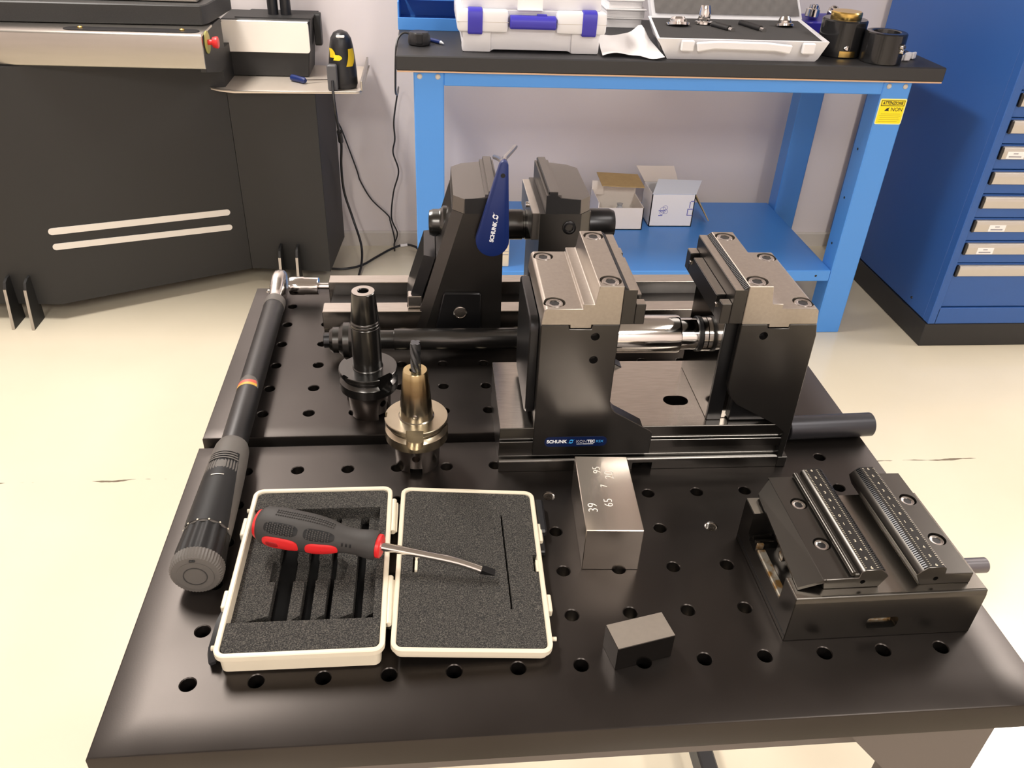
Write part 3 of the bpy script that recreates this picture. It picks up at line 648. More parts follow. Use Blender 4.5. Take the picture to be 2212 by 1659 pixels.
single('steel_bar', MB().lathe([(.0125, 0), (.0133, .0008), (.0133, .098), (.0125, .0988)], (.5730, .2850, .0133), (1, .04, 0), 36), mat('blued_bar_steel', (0.050, 0.050, 0.057, 1), 0.36, 0.7), 'dark round bar lying on the table edge behind the near vice', 'bar', (.62, .2870, 0), T)

# ================================================================== open white case
cs = Thing('tool_case', 'open cream plastic case with charcoal foam in both halves', 'case', (.0835, .1000, 0), rz=math.radians(-.2))
def tray(x0, x1, y0, y1, z0, z1, wall, draft, r):
    """open plastic shell with a rolled rim"""
    mb = MB(); ring = lambda d, z: [(x, y, z) for x, y in rrect(x0 + d, x1 - d, y0 + d, y1 - d, max(.001, r - d))]
    mb.loft([ring(draft + .002, z0), ring(draft, z0 + .002), ring(draft - .0005, z1 - .006), ring(0, z1 - .0052), ring(0, z1 - .0006), ring(.0008, z1), ring(wall - .0008, z1), ring(wall, z1 - .0008), ring(wall + .0015, z0 + .003)])
    return mb
bx0, bx1, by0, by1 = .0195, .1475, .0045, .1955
cs.part('base_shell', tray(bx0, bx1, by0, by1, 0, .0230, .0042, .0035, .009), M_CASE)
fm = MB().prism(rrect(bx0 + .0046, bx1 - .0046, by0 + .0046, by1 - .0046, .006), 'xy', .0035, .0212).mesh('base_foam', M_FOAM)
rc = MB().box(.0200, .1370, .0385, .1680, .0125, .05)
# channels in the recess: a wide cross slot and four long slots with slanted pads between
rc2 = MB()
for a, b_ in ((.0530, .0680), (.0775, .0865), (.0970, .1020), (.1195, .1270)):
    rc2.box(a, b_, .0398, .1640, .0045, .05)
rc3 = MB().prism([(.0480, .0880), (.1100, .0880), (.1120, .1060), (.1060, .1130), (.0480, .1130)], 'xy', .0055, .05)
rc4 = MB()
for a, b_ in ((.0260, .0530), (.0680, .0775), (.0865, .0970), (.1020, .1195), (.1270, .1360)):
    rc4.prism([(a - .001, .0388), (b_ + .001, .0388), (b_ + .001, .0520), (a - .001, .0430)], 'xy', .0050, .05)
fm2 = cut(fm, rc)
for c_ in (rc2, rc3, rc4): fm2 = cut(fm2, c_)
cs.part('base_foam', fm2, M_FOAM)
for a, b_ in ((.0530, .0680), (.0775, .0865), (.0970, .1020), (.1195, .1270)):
    cs.part('slot_dark_strip', MB().box(a + .0008, b_ - .0008, .0405, .1630, .0044, .0056, .0004), mat('matt_black_strip', (0.004, 0.004, 0.004, 1), 0.9, spec=.1))  # black strips added to darken the channel floors
# lid, hinged on the right edge of the base and lying slightly tipped
LM = Matrix.Translation((.1508, .0062, .0075)) @ Matrix.Rotation(math.radians(-1.3), 4, 'Z') @ Matrix.Rotation(math.radians(3.3), 4, 'Y')
LW, LL, LH = .1268, .1905, .0130
cs.part('lid_shell', tray(0, LW, 0, LL, 0, LH, .0040, .003, .009).xf(LM), M_CASE)
lf = MB().prism(rrect(.0044, LW - .0044, .0044, LL - .0044, .006), 'xy', .003, LH - .0014).mesh('lid_foam', M_FOAM)
sl = MB(); 
for k in range(8):
    u = k / 8; x = .0935 + .0030 * u; y = .1560 - .1120 * u; sl.box(x - .0005, x + .0011, y - .0142, y + .0002, .006, .03)
sl.box(LW - .0080, LW - .003, .0860, .1060, .006, .03); sl.box(.0140, .0185, .0820, .1060, .006, .03)
lf = cut(lf, sl); lf.transform(LM); cs.part('lid_foam', lf, M_FOAM)
cs.part('lid_tab', MB().box(.0158, .0182, .0840, .0950, .008, .0125).box(.0164, .0178, .0945, .0985, .008, .0122).box(.0158, .0182, .0980, .1030, .008, .0125).xf(LM), M_CASE)
cs.part('lid_tab', MB().box(LW - .0060, LW - .0040, .0860, .0990, .006, .0125).xf(LM), M_CASE)
for y0, y1 in ((.032, .082), (.136, .178)):
    cs.part('hinge', MB().cyl((.1492, y0, .0195), (.1492, y1, .0195), .0026, seg=14).box(.1462, .1492, y0, y1, .0165, .0215, .0006), M_CASE)
    cs.part('hinge_leaf', MB().box(.1488, .1530, y0 + .002, y1 - .002, .0165, .0192, .0006), M_CASE)
for y0, y1 in ((.0560, .0740), (.1380, .1600)):
    cs.part('latch_lug', MB().box(bx0 - .0040, bx0 + .0005, y0, y1, .0120, .0200, .0008), M_CASE)
    cs.part('latch_lug', MB().box(LW - .0005, LW + .0040, y0 - .012, y1 - .012, .0030, .0105, .0008).xf(LM), M_CASE)
for y in (.0200, .1740):
    cs.part('latch_pin', MB().cyl((bx0 - .0040, y, .0150), (bx0 + .001, y, .0150), .0020, seg=12), M_CASE)
    cs.part('latch_pin', MB().cyl((LW - .001, y - .002, .0070), (LW + .0045, y - .002, .0070), .0018, seg=12).xf(LM), M_CASE)
cs.part('latch', MB().loft([[(bx0 - .0050, .0130, .0035), (bx0 - .0005, .0130, .0055), (bx0 - .0005, .0130, .0085), (bx0 - .0060, .0130, .0060)], [(bx0 - .0100, .0250, .002), (bx0 - .0005, .0250, .006), (bx0 - .0005, .0250, .012), (bx0 - .0080, .0250, .010)], [(bx0 - .0085, .0460, .004), (bx0 - .0005, .0460, .008), (bx0 - .0005, .0460, .0155), (bx0 - .0060, .0460, .0145)], [(bx0 - .0045, .0580, .008), (bx0 - .0005, .0580, .010), (bx0 - .0005, .0580, .0150), (bx0 - .0040, .0580, .0140)]]), M_BLKPL)
cs.part('latch', MB().box(LW + .0005, LW + .0090, .1380, .1830, .0020, .0105, .002).box(LW + .0005, LW + .0060, .1160, .1400, .0000, .0060, .0012).xf(LM), M_BLKPL)

# ================================================================== screwdriver lying across the case
A = Vector((.0345, .1305, .0405)); B = Vector((.1405, .1000, .0380)); C = Vector((.2370, .0815, .0205))
sd = Thing('screwdriver', 'bent flat-blade screwdriver with grey and red grip lying across the open case', 'screwdriver', tuple(A))
ax = (B - A).normalized(); side = Vector((0, 0, 1)).cross(ax).normalized(); up = ax.cross(side); Ld = (B - A).length
def ring(t, ry, rz, n=36, off=0.0):
    o = A + ax * t; return [tuple(o + side * (ry * math.copysign(abs(math.cos(2 * PI * j / n)) ** .9, math.cos(2 * PI * j / n))) + up * (rz * math.copysign(abs(math.sin(2 * PI * j / n)) ** .9, math.sin(2 * PI * j / n)) + off)) for j in range(n)]
st = [(.0035, .0130, .0125), (.008, .0160, .0152), (.020, .0172, .0162), (.035, .0170, .0160), (.050, .0165, .0156), (.062, .0150, .0144), (.072, .0126, .0122), (.081, .0108, .0106), (.090, .0104, .0104), (.098, .0116, .0114), (.105, .0122, .0120), (Ld - .002, .0112, .0110)]
def rad_at(t):
    for (a, r0, q0), (b_, r1, q1) in zip(st, st[1:]):
        if a <= t <= b_: k = (t - a) / (b_ - a); return r0 + (r1 - r0) * k, q0 + (q1 - q0) * k
    return st[-1][1], st[-1][2]
gp = sd.part('grip', MB().loft([ring(*q) for q in st]), M_RUBBER, ang=60)
sd.part('butt_cap', MB().loft([ring(-.0005, .0080, .0078), ring(.0010, .0118, .0112), ring(.0042, .0135, .0128)]), M_RED)
def surf(t, a, l=0.0):
    ry, rz = rad_at(t); c_, s_ = math.cos(a), math.sin(a)
    return A + ax * t + side * (ry + l) * math.copysign(abs(c_) ** .9, c_) + up * (rz + l) * math.copysign(abs(s_) ** .9, s_)
def inlay(name, t0, t1, phi, half, m, lift, hole=False):
    """rounded oval inlay lying on the grip surface around angle phi (0 = side, 90 deg = up)"""
    mb = MB(); tc = (t0 + t1) / 2; hl = (t1 - t0) / 2; rows = []
    def P(t, a, l): return surf(t, a, l)
    N = 32; rings = []
    for s, l in ((1.0, -.0015), (1.0, lift * .6), (.88, lift), (.6, lift), (.3, lift), (.02, lift)):
        r_ = []
        for j in range(N):
            a = 2 * PI * j / N; cx, cy = math.cos(a), math.sin(a); ex = math.copysign(abs(cx) ** .55, cx); ey = math.copysign(abs(cy) ** .7, cy)
            r_.append(tuple(P(tc + hl * s * ex, phi + half * s * ey, l)))
        rings.append(r_)
    mb.loft(rings, caps=False); return sub(sd, gp, name, mb, m, ang=50)
inlay('red_inlay', .012, .044, math.radians(188), .40, M_RED, .0009)
inlay('red_inlay', .050, .077, math.radians(190), .42, M_RED, .0009)
inlay('black_pad', .013, .043, math.radians(137), .33, M_RUBBLK, .0003)
inlay('black_pad', .048, .074, math.radians(137), .36, M_RUBBLK, .0003)
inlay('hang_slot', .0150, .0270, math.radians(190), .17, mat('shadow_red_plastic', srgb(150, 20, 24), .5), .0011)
for t0, n0, phi0 in ((.013, 11, 137), (.048, 9, 137)):
    mb = MB()
    for i in range(n0):
        for j in range(5):
            t = t0 + .0035 + i * .0022; a = math.radians(phi0 - 13 + j * 6.5 + (3.2 if i % 2 else 0)); ry, rz = rad_at(t)
            nrm = side * math.cos(a) + up * math.sin(a); p = surf(t, a, .0002)
            mb.lathe([(.0008, .0000), (.0008, .0008), (.0004, .0011)], p, nrm, 6)
    sub(sd, gp, 'grip_dots', mb, M_RUBBER).__setitem__('kind', 'stuff')
mb = MB()
for i in range(26):
    t = .020 + i * .0020; ry, rz = rad_at(t); a = math.radians(92); p = A + ax * t + side * ry * math.cos(a) + up * (rz) * math.sin(a)
    for da in (-8, 0, 8):
        a = math.radians(86 + da); p = surf(t, a); mb.lathe([(.0008, 0), (.0007, .0007), (.0003, .0009)], p, up, 6)
sub(sd, gp, 'top_ribs', mb, M_RUBBER).__setitem__('kind', 'stuff')
for k in range(3): inlay('grip_notch', .0800 + k * .0035, .0815 + k * .0035, math.radians(160), .16, M_RUBBLK, .0003)
sd.part('collar', MB().loft([ring(Ld - .003, .0085, .0085), ring(Ld - .002, .0098, .0098), ring(Ld + .001, .0098, .0098), ring(Ld + .002, .0085, .0085)]), M_RED)
bd_ = (C - B).normalized(); mid = B + (C - B) * .66 + Vector((0, .0008, .0020)); 
path = spline([B, B + (C - B) * .33 + Vector((0, .0006, .0012)), mid, B + (C - B) * .88], 10)
bl_ = sd.part('blade', MB().tube(path, .0036, 16), M_CHROME)
e_ = B + (C - B) * .88; s2 = Vector((0, 0, 1)).cross(bd_).normalized(); u2 = bd_.cross(s2)
q_ = lambda o, a, b_: [tuple(o + s2 * a * i + u2 * b_ * j) for i, j in ((-1, -1), (1, -1), (1, 1), (-1, 1))]
sd.part('tip', MB().loft([q_(e_ - bd_ * .002, .0026, .0026), q_(e_ + bd_ * .004, .0034, .0018), q_(C - bd_ * .001, .0034, .0006), q_(C, .0033, .0004)]), M_DARK)

# ================================================================== low vice with measuring jaws
v3 = Thing('low_vice', 'low rust-stained vice with ruled jaws at the right front of the table', 'vice', (.4700, .0135, 0), rz=math.radians(.3))
M_V3 = mat('dark_oiled_steel', (0.095, 0.088, 0.080, 1), 0.30, 0.95, noise=.04, scale=14)
M_V3T = mat('ground_bed_steel', (0.36, 0.335, 0.30, 1), 0.22, 1.0)
M_RULER = mat('ruler_black_steel', (0.030, 0.028, 0.026, 1), 0.42, 0.8)
def rust_mat():
    m = bpy.data.materials.new('rust_stained_steel'); m.use_nodes = True; nt = m.node_tree; b = nt.nodes['Principled BSDF']; L = nt.links.new
    tc = nt.nodes.new('ShaderNodeTexCoord'); n = nt.nodes.new('ShaderNodeTexNoise'); n.inputs['Scale'].default_value = 130; n.inputs['Detail'].default_value = 6; L(tc.outputs['Object'], n.inputs['Vector'])
    cr = nt.nodes.new('ShaderNodeValToRGB'); e = cr.color_ramp.elements; e[0].position = .42; e[0].color = (.48, .45, .38, 1); e[1].position = .60; e[1].color = (.30, .17, .055, 1); L(n.outputs[0], cr.inputs[0]); L(cr.outputs[0], b.inputs['Base Color'])
    b.inputs['Metallic'].default_value = .7; b.inputs['Roughness'].default_value = .35; return m
M_RUST = rust_mat()
x0, x1, y0, y1, H = .4700, .6325, .0135, .1340, .0490
bb = MB().prism([(y0, 0), (y1, 0), (y1, H), (y0 + .0010, H), (y0 + .0006, H - .0035), (y0, H - .0050)], 'yz', x0, x1, .0006).mesh('base', M_V3)
c3 = MB().prism(rrect(.5370, .5640, .0105, .0232, .0035), 'xz', y0 - .01, y0 + .022)
c3.box(x0 - .01, x0 + .020, .0370, .1130, .0240, H + .01); c3.box(x0 - .01, x0 + .030, .0950, .1090, .0200, .0450)
v3.part('base', cut(bb, c3), M_V3)
v3.part('bed_strip', MB().box(x0 + .0215, x1 - .001, y0 + .0030, y1 - .001, H - .002, H + .0004), M_V3T)
v3.part('bed_strip', MB().box(x0 + .0008, x0 + .0215, y0 + .0016, .0365, H - .002, H + .0003), M_V3T)
v3.part('bed_strip', MB().prism([(x0 + .0005, .1133), (x0 + .0100, .1133), (x0 + .0085, .1250), (x0 + .0125, .1335), (x0 + .0005, .1335)], 'xy', H - .002, H + .0003), M_V3T)
v3.part('pocket_floor', MB().box(.5375, .5635, y0 + .008, y0 + .0215, .0103, .0125), M_RUST)
v3.part('rust_ledge', MB().box(x0 + .0005, x0 + .0080, .0380, .0920, .0236, .0262, .0008).box(x0 + .0008, x0 + .0070, .0935, .0965, .0236, .0300, .0006), M_RUST)
v3.part('slide_bar', MB().box(x0 + .0010, x0 + .0190, .0990, .1010, .0260, .0290).box(x0 + .0010, x0 + .0190, .1040, .1060, .0260, .0300), M_V3T)
v3.part('grub_screw', MB().lathe([(.0045, 0), (.0045, .003), (.002, .0035)], (x0 + .017, .0760, .0330), (-1, 0, .1), 16), M_HEAD)
v3.part('joint_line', MB().box(x0 - .0003, x0 + .001, y0 + .001, .1338, .0055, .0062), M_BLACK)
Y0J, Y1J = .0228, .1490; CM = .5595
def vjaw(side):
    f = (lambda p: p) if side < 0 else (lambda p: [(2 * CM - x, z) for x, z in p])
    body = [(.4955, H + .0006), (.5420, H + .0006), (.5475, .0610), (.5440, .0655), (.5395, .0690), (.5265, .0690), (.5235, .0668), (.5228, .0605), (.4935, .0600)]
    if side > 0: body = [(.4985, H + .0006), (.5420, H + .0006), (.5475, .0610), (.5440, .0655), (.5395, .0690), (.5265, .0690), (.5235, .0668), (.5228, .0610), (.4985, .0605)]
    me = MB().prism(f(body), 'xz', Y0J, Y1J, .0005).mesh('jaw', M_V3)
    c = MB(); xs = .5085 if side < 0 else 2 * CM - .5085
    for y in (.0620, .1120): c.lathe([(.0075, .054), (.0075, .08)], (xs, y, 0), seg=24)
    c.lathe([(.0022, Y0J - .01), (.0022, Y0J + .01)], (.5270 if side < 0 else 2 * CM - .5300, 0, .0560), (0, 1, 0), 14)
    j = v3.part('jaw', cut(me, c), M_V3)
    for y in (.0620, .1120): add_screw(v3, j, xs, y, .0592, .0064, .0038, random.random())
    # ruled scale: fine ticks on both edges and numbers along the middle
    tk = MB(); n = 61
    for k in range(n):
        y = Y0J + .0025 + k * .00202
        for xa in (.5270, .5372): 
            xx = xa if side < 0 else 2 * CM - xa; l = .0016 if k % 5 == 0 else .0011; tk.box(xx - l / 2, xx + l / 2, y - .00016, y + .00016, .0689, .06922)
    sub(v3, j, 'scale_ticks', tk, M_CASE).__setitem__('kind', 'stuff')
    for k in range(13):
        s = str(abs(k - 6)); y = Y1J - .0030 - k * .01005; xc = .5322 if side < 0 else 2 * CM - .5322
        sub(v3, j, 'scale_number', text_mb(s, .0042, None, .0, 0, .0001).xf(frame((xc - .0010, y - .0015, .06912), (1, 0, 0), (0, 1, 0))), M_CASE)
    tt = MB(); n = 58
    for k in range(n):
        y = Y0J + .0015 + k * (.1230 / (n - 1)); tt.prism(f([(.5400, .0688), (.5428, .0665), (.5436, .0672), (.5406, .0694)]), 'xz', y - .0006, y + .0006)
    sub(v3, j, 'tooth_strip', tt, M_DARK)
    sub(v3, j, 'ruler_face', MB().prism(f([(.5264, .0689), (.5398, .0689), (.5398, .06905), (.5264, .06905)]), 'xz', Y0J + .0003, Y1J - .0003), M_RULER)
    if side < 0:
        wq = [Vector((.4735, Y0J, .0528)), Vector((.4960, Y0J, .0600)), Vector((.4960, .1485, .0600)), Vector((.4800, .1330, .0545))]
        v3.part('wing_plate', MB().loft([[tuple(p) for p in wq], [tuple(p + Vector((.0006, 0, -.0030))) for p in wq]]), M_V3)
    if side < 0: v3.part('guide_rail', MB().cyl((.5185, Y0J + .002, .0632), (.5185, Y1J - .001, .0632), .0024, seg=14).box(.5190, .5236, Y0J + .001, Y1J - .001, .0602, .0640, .0008), M_V3)
vjaw(-1); vjaw(1)
v3.part('drive_stub', MB().lathe([(.0062, 0), (.0067, .0006), (.0067, .0300), (.0060, .0308)], (x1 - .002, .0560, .0330), (1, 0, 0), 24), mat('grey_stub_steel', (0.16, 0.15, 0.16, 1), .35, .8))

# ================================================================== blue workbench
BY = 1.852; BT = .845; ST = .225
wb = Thing('workbench', 'bright blue steel workbench with a thick black top against the wall', 'workbench', (.86, 2.15, 0), fz=0)
wb.part('top', MB().box(.108, 1.615, BY - .012, 2.450, BT - .038, BT, .003), M_LAM)
wb.part('edge_band', MB().box(.110, 1.612, BY - .0110, 2.445, BT - .0415, BT - .0378), M_EDGE)
for x0, x1, sx in ((.152, .232, 1), (1.452, 1.535, -1)):
    # folded front upright: a broad face and a return flange
    xi = x1 if sx > 0 else x0
    wb.part('leg', MB().prism([(x0, BY), (x1, BY), (x1, BY + .060), (x1 - .003 if sx > 0 else x1, BY + .060)] if False else [(x0, BY), (x1, BY), (x1, BY + .075), (x0, BY + .075)], 'xy', 0, BT - .0415, .003), M_BLUE)
    wb.part('rear_leg', MB().box(x0, x1, 2.360, 2.430, 0, BT - .0415, .003), M_BLUE)
    wb.part('side_rail', MB().box(x0 + .02, x1 - .02, BY + .07, 2.37, BT - .10, BT - .042, .002), M_BLUE)
    for k in (0, 1):
        wb.part('bolt', MB().lathe([(.0070, 0), (.0070, .002), (.0045, .0042), (.0001, .0045)], (x0 + .016 + k * .048, BY, BT - .054), (0, -1, 0), 14), M_HANDLE)
    for k in range(3):
        wb.part('rivet_hole', MB().lathe([(.004, 0), (.004, .0006)], (x0 if sx < 0 else x1, BY + .045, .30 + k * .15), (-1 if sx < 0 else 1, 0, 0), 10), M_BLACK)
wb.part('front_rail', MB().box(.232, 1.452, BY + .001, BY + .04, BT - .0775, BT - .0415, .002), M_BLUE)
wb.part('rear_rail', MB().box(.232, 1.452, 2.40, 2.43, BT - .0775, BT - .0415, .002), M_BLUE)
wb.part('shelf', MB().box(.2325, 1.4515, BY + .002, 2.4350, ST - .037, ST, .002), M_BLUE)
wb.part('shelf_hole', MB().lathe([(.004, 0), (.004, .0006)], (1.405, BY + .0025, ST - .018), (0, -1, 0), 10), M_BLACK)
ws = wb.part('warning_label', MB().prism(rrect(1.4545, 1.5335, .686, .7575, .005), 'xz', BY - .0006, BY + .001), mat('pale_label_rim', srgb(236, 236, 170), .5), label='yellow warning label headed ATTENZIONE NON')
sub(wb, ws, 'label_field', MB().prism(rrect(1.4572, 1.5308, .6885, .7550, .003), 'xz', BY - .0009, BY), M_YEL)
sub(wb, ws, 'heading_frame', MB().box(1.4595, 1.5285, BY - .0012, BY, .7515, .7530).box(1.4595, 1.5285, BY - .0012, BY, .7375, .7390).box(1.4595, 1.4610, BY - .0012, BY, .7375, .7530).box(1.5270, 1.5285, BY - .0012, BY, .7375, .7530), M_INK)
sub(wb, ws, 'lettering', text_mb('ATTENZIONE', .0125, .0600, .02).xf(frame((1.4640, BY - .0012, .7408), (1, 0, 0), (0, 0, 1))), M_INK)
sub(wb, ws, 'lettering', text_mb('NON', .0150, .0330, .0).xf(frame((1.4930, BY - .0012, .7230), (1, 0, 0), (0, 0, 1))), M_INK)
sub(wb, ws, 'pictogram', MB().prism([(1.4740, .7235), (1.4870, .7235), (1.4850, .7290), (1.4880, .7335), (1.4800, .7310), (1.4760, .7270)], 'xz', BY - .0012, BY), M_INK)
tl = MB()
for k, (a, b_) in enumerate(((1.466, 1.524), (1.4625, 1.526), (1.466, 1.5225), (1.464, 1.525), (1.463, 1.520))): tl.box(a, b_, BY - .0011, BY, .7145 - k * .0052, .7158 - k * .0052)
sub(wb, ws, 'small_print', tl, mat('faded_ink', srgb(178, 160, 30), .6))

# ================================================================== things on the workbench
tx = Thing('tool_box', 'white plastic tool box with violet latches on the blue workbench', 'tool box', (.465, 2.03, BT), fz=0)
W0, W1, F = .283, .646, 1.900
tx.part('body', MB().prism([(W0, BT + .004), (W0 + .004, BT), (W0 + .070, BT), (W0 + .082, BT + .006), (W1 - .082, BT + .006), (W1 - .070, BT), (W1 - .004, BT), (W1, BT + .004), (W1 + .006, BT + .066), (W0 - .006, BT + .066)], 'xz', F + .006, F + .26, .004, 2).box(W0 - .002, W0 + .075, F - .002, F + .05, BT, BT + .064, .006, 2).box(W1 - .075, W1 + .002, F - .002, F + .05, BT, BT + .064, .006, 2), M_WHITEPL)
tx.part('rim', MB().box(W0 - .015, W0 + .118, F - .016, F + .27, BT + .052, BT + .106, .008, 2).box(W1 - .118, W1 + .015, F - .016, F + .27, BT + .052, BT + .106, .008, 2).box(W0 + .1, W1 - .1, F + .012, F + .26, BT + .060, BT + .106, .004, 1), M_WHITEPL)
tx.part('seam', MB().box(W0 - .0155, W0 + .1185, F - .0164, F + .2, BT + .0772, BT + .0780).box(W1 - .1185, W1 + .0155, F - .0164, F + .2, BT + .0772, BT + .0780), M_HANDLE)
tx.part('lid', MB().prism([(W0 - .004, BT + .104), (W1 + .004, BT + .104), (W1 - .006, BT + .19), (W0 + .006, BT + .19)], 'xz', F + .012, F + .25, .008, 2), M_WHITEPL)
for a in (W0 + .012, W1 - .050):
    tx.part('latch', MB().prism([(F - .016, BT + .047), (F - .020, BT + .052), (F - .022, BT + .085), (F - .020, BT + .104), (F - .010, BT + .110), (F + .01, BT + .110), (F + .01, BT + .047)], 'yz', a, a + .038, .002), M_PURP)
tx.part('handle', MB().prism([(F - .018, BT + .062), (F - .024, BT + .068), (F - .024, BT + .084), (F - .016, BT + .094), (F + .004, BT + .094), (F + .004, BT + .062)], 'yz', W0 + .122, W1 - .120, .002).box(.476, .502, F - .010, F + .002, BT + .093, BT + .098, .001), M_PURP)
tx.part('paper_label', MB().box(.425, .492, F + .0105, F + .0125, BT + .098, BT + .165).box(.4255, .4915, F - .003, F + .012, BT + .1062, BT + .1068), M_WHITE)
bn = Thing('storage_bin', 'open blue steel parts bin behind the white tool box', 'bin', (.19, 2.25, BT), fz=0)
bn.part('tray', MB().box(.106, .400, 2.172, 2.176, BT, BT + .034, .001).box(.106, .400, 2.176, 2.40, BT, BT + .004).box(.106, .110, 2.176, 2.40, BT, BT + .075, .001).box(.396, .400, 2.176, 2.40, BT, BT + .075, .001).box(.106, .400, 2.396, 2.40, BT, BT + .075, .001), M_BLUE)
bn2 = Thing('storage_bin', 'blue steel parts bin stacked on the lower blue bin', 'bin', (.19, 2.30, BT + .075), fz=0)
bn2.part('tray', MB().box(.112, .400, 2.205, 2.209, BT + .076, BT + .125, .001).box(.112, .400, 2.209, 2.40, BT + .0755, BT + .080).box(.112, .116, 2.209, 2.40, BT + .076, BT + .20, .001).box(.396, .400, 2.209, 2.40, BT + .076, BT + .20, .001).box(.112, .400, 2.396, 2.40, BT + .076, BT + .20, .001), M_BLUE)
hk = Thing('cable_puck', 'black plastic cable puck at the left end of the workbench top', 'cable puck', (.168, 1.978, BT), fz=0)
hk.part('puck', MB().lathe([(.026, 0), (.030, .003), (.031, .012), (.029, .026), (.024, .033), (.012, .035), (.0001, .035)], (.168, 1.978, BT), (0, 0, 1), 28), M_BLKPL)
hk.part('clip', MB().box(.158, .178, 1.944, 1.955, BT + .006, BT + .034, .003), M_BLKPL)
hk.part('cable', MB().tube(spline([(.142, 1.985, BT + .026), (.125, 1.985, BT + .027), (.110, 1.970, BT + .012), (.1045, 1.950, BT - .02), (.100, 1.96, .73), (.098, 2.10, .68), (.095, 2.30, .635), (.090, 2.49, .600), (.071, 2.50, .491), (.072, 2.50, .426), (.064, 2.50, .377), (.081, 2.50, .309), (.060, 2.50, .231), (.049, 2.50, .133), (.068, 2.505, .069), (.054, 2.515, .020), (.056, 2.50, .004)], 8), .0028, 8), M_BLKPL)
pn = Thing('pen', 'dark blue pen lying beside the black cable puck', 'pen', (.215, 1.995, BT + .005), fz=0)
pn.part('barrel', MB().cyl((.196, 2.020, BT + .0055), (.226, 1.985, BT + .0055), .0055, seg=12), M_HBLUE)
pn.part('tip', MB().cyl((.226, 1.985, BT + .0055), (.234, 1.9755, BT + .004), .005, .0015, 12), M_CLEAR)
for k, (a, b_, z0, z1, yy) in enumerate(((.745, .855, 0, .030, 2.300), (.742, .860, .0305, .055, 2.295), (.748, .852, .0555, .080, 2.302))):
    lb = ('lowest flat white carton of the stack beside the tool box', 'middle flat white carton of the stack beside the tool box', 'topmost flat white carton of the stack beside the tool box')[k]
    c_ = Thing('flat_carton', lb, 'carton', (.80, 2.37, BT + z0), fz=0, group='white cartons stacked behind the paper')
    c_.part('carton', MB().box(a, b_, yy, 2.44, BT + z0, BT + z1 - .004, .001), M_WHITE)
    c_.part('lid_flap', MB().box(a - .004, b_ + .006, yy - .006, 2.44, BT + z1 - .0038, BT + z1, .0006), M_WHITE)
pp = MB(); nx, ny = 16, 14; g = []
def ph(u, v): return .006 + .030 * max(0, v - .25) ** 1.0 * (1 - .5 * u) + .022 * math.exp(-((u - .62 - .25 * v) / .14) ** 2) * (0.35 + v) + .006 * math.sin(7 * u + 3 * v)
for j in range(ny + 1):
    for i in range(nx + 1):
        u, v = i / nx, j / ny; sk = .030 * math.sin(3 * u) * (1 - v); g.append((.668 + .150 * u - .014 * (1 - v) * (1 - u), 1.868 + .20 * v + (.012 * math.sin(5 * u) - .010 * u) * (1 - v), BT + ph(u, v)))
pf = [(j * (nx + 1) + i, j * (nx + 1) + i + 1, (j + 1) * (nx + 1) + i + 1, (j + 1) * (nx + 1) + i) for j in range(ny) for i in range(nx)]
pp.raw(g + [(x, y, z - .0006) for x, y, z in g], pf + [tuple(i + len(g) for i in q[::-1]) for q in pf])
single('paper_sheet', pp, M_WHITE, 'crumpled white paper sheet lying against the open grey case', 'paper', (.74, 1.97, BT), ang=25)

# open instrument case with foam and collets
oc = Thing('instrument_case', 'open pale grey case with foam-set fittings on the workbench', 'case', (1.05, 2.0, BT), fz=0)
CZ = BT + .054
def qr(z, f0, f1, y0, r0, r1, y1): return [(f0, y0, z), (f1, y0 + .006, z), (r1, y1 + .014, z), (r0, y1, z)]
oc.part('base_shell', MB().loft([qr(BT, .832, 1.250, 1.876, .870, 1.300, 2.175), qr(BT + .008, .826, 1.256, 1.872, .864, 1.306, 2.178), qr(CZ, .795, 1.272, 1.858, .846, 1.326, 2.192), qr(CZ, .803, 1.263, 1.868, .853, 1.316, 2.184), qr(CZ - .006, .806, 1.260, 1.870, .856, 1.313, 2.182)]), M_WHITEPL)
fo = MB().loft([qr(CZ - .03, .808, 1.258, 1.872, .858, 1.311, 2.180), qr(CZ - .003, .805, 1.261, 1.869, .855, 1.314, 2.183)])
oc.part('foam', fo, mat('dark_case_foam', (0.036, 0.034, 0.034, 1), .85, bump=.5, bscale=900))
oc.part('carry_handle', MB().prism([(.905, CZ - .030), (.900, CZ - .006), (.960, CZ - .002), (1.090, CZ - .002), (1.165, CZ - .008), (1.160, CZ - .030), (1.120, CZ - .024), (.950, CZ - .022)], 'xz', 1.846, 1.858, .003), M_WHITEPL)
for a in (.860, 1.195): oc.part('clasp', MB().box(a, a + .035, 1.850, 1.862, CZ - .030, CZ - .002, .003), M_WHITEPL)
lidq = [(.860, 2.196, CZ), (1.330, 2.206, CZ), (1.300, 2.330, CZ + .19), (.835, 2.320, CZ + .19)]
ld_ = MB(); nrm = Vector((0, -.80, .52)).normalized() * .026
ld_.loft([[tuple(Vector(p)) for p in lidq], [tuple(Vector(p) - nrm) for p in lidq]]); oc.part('lid_shell', ld_, M_WHITEPL)
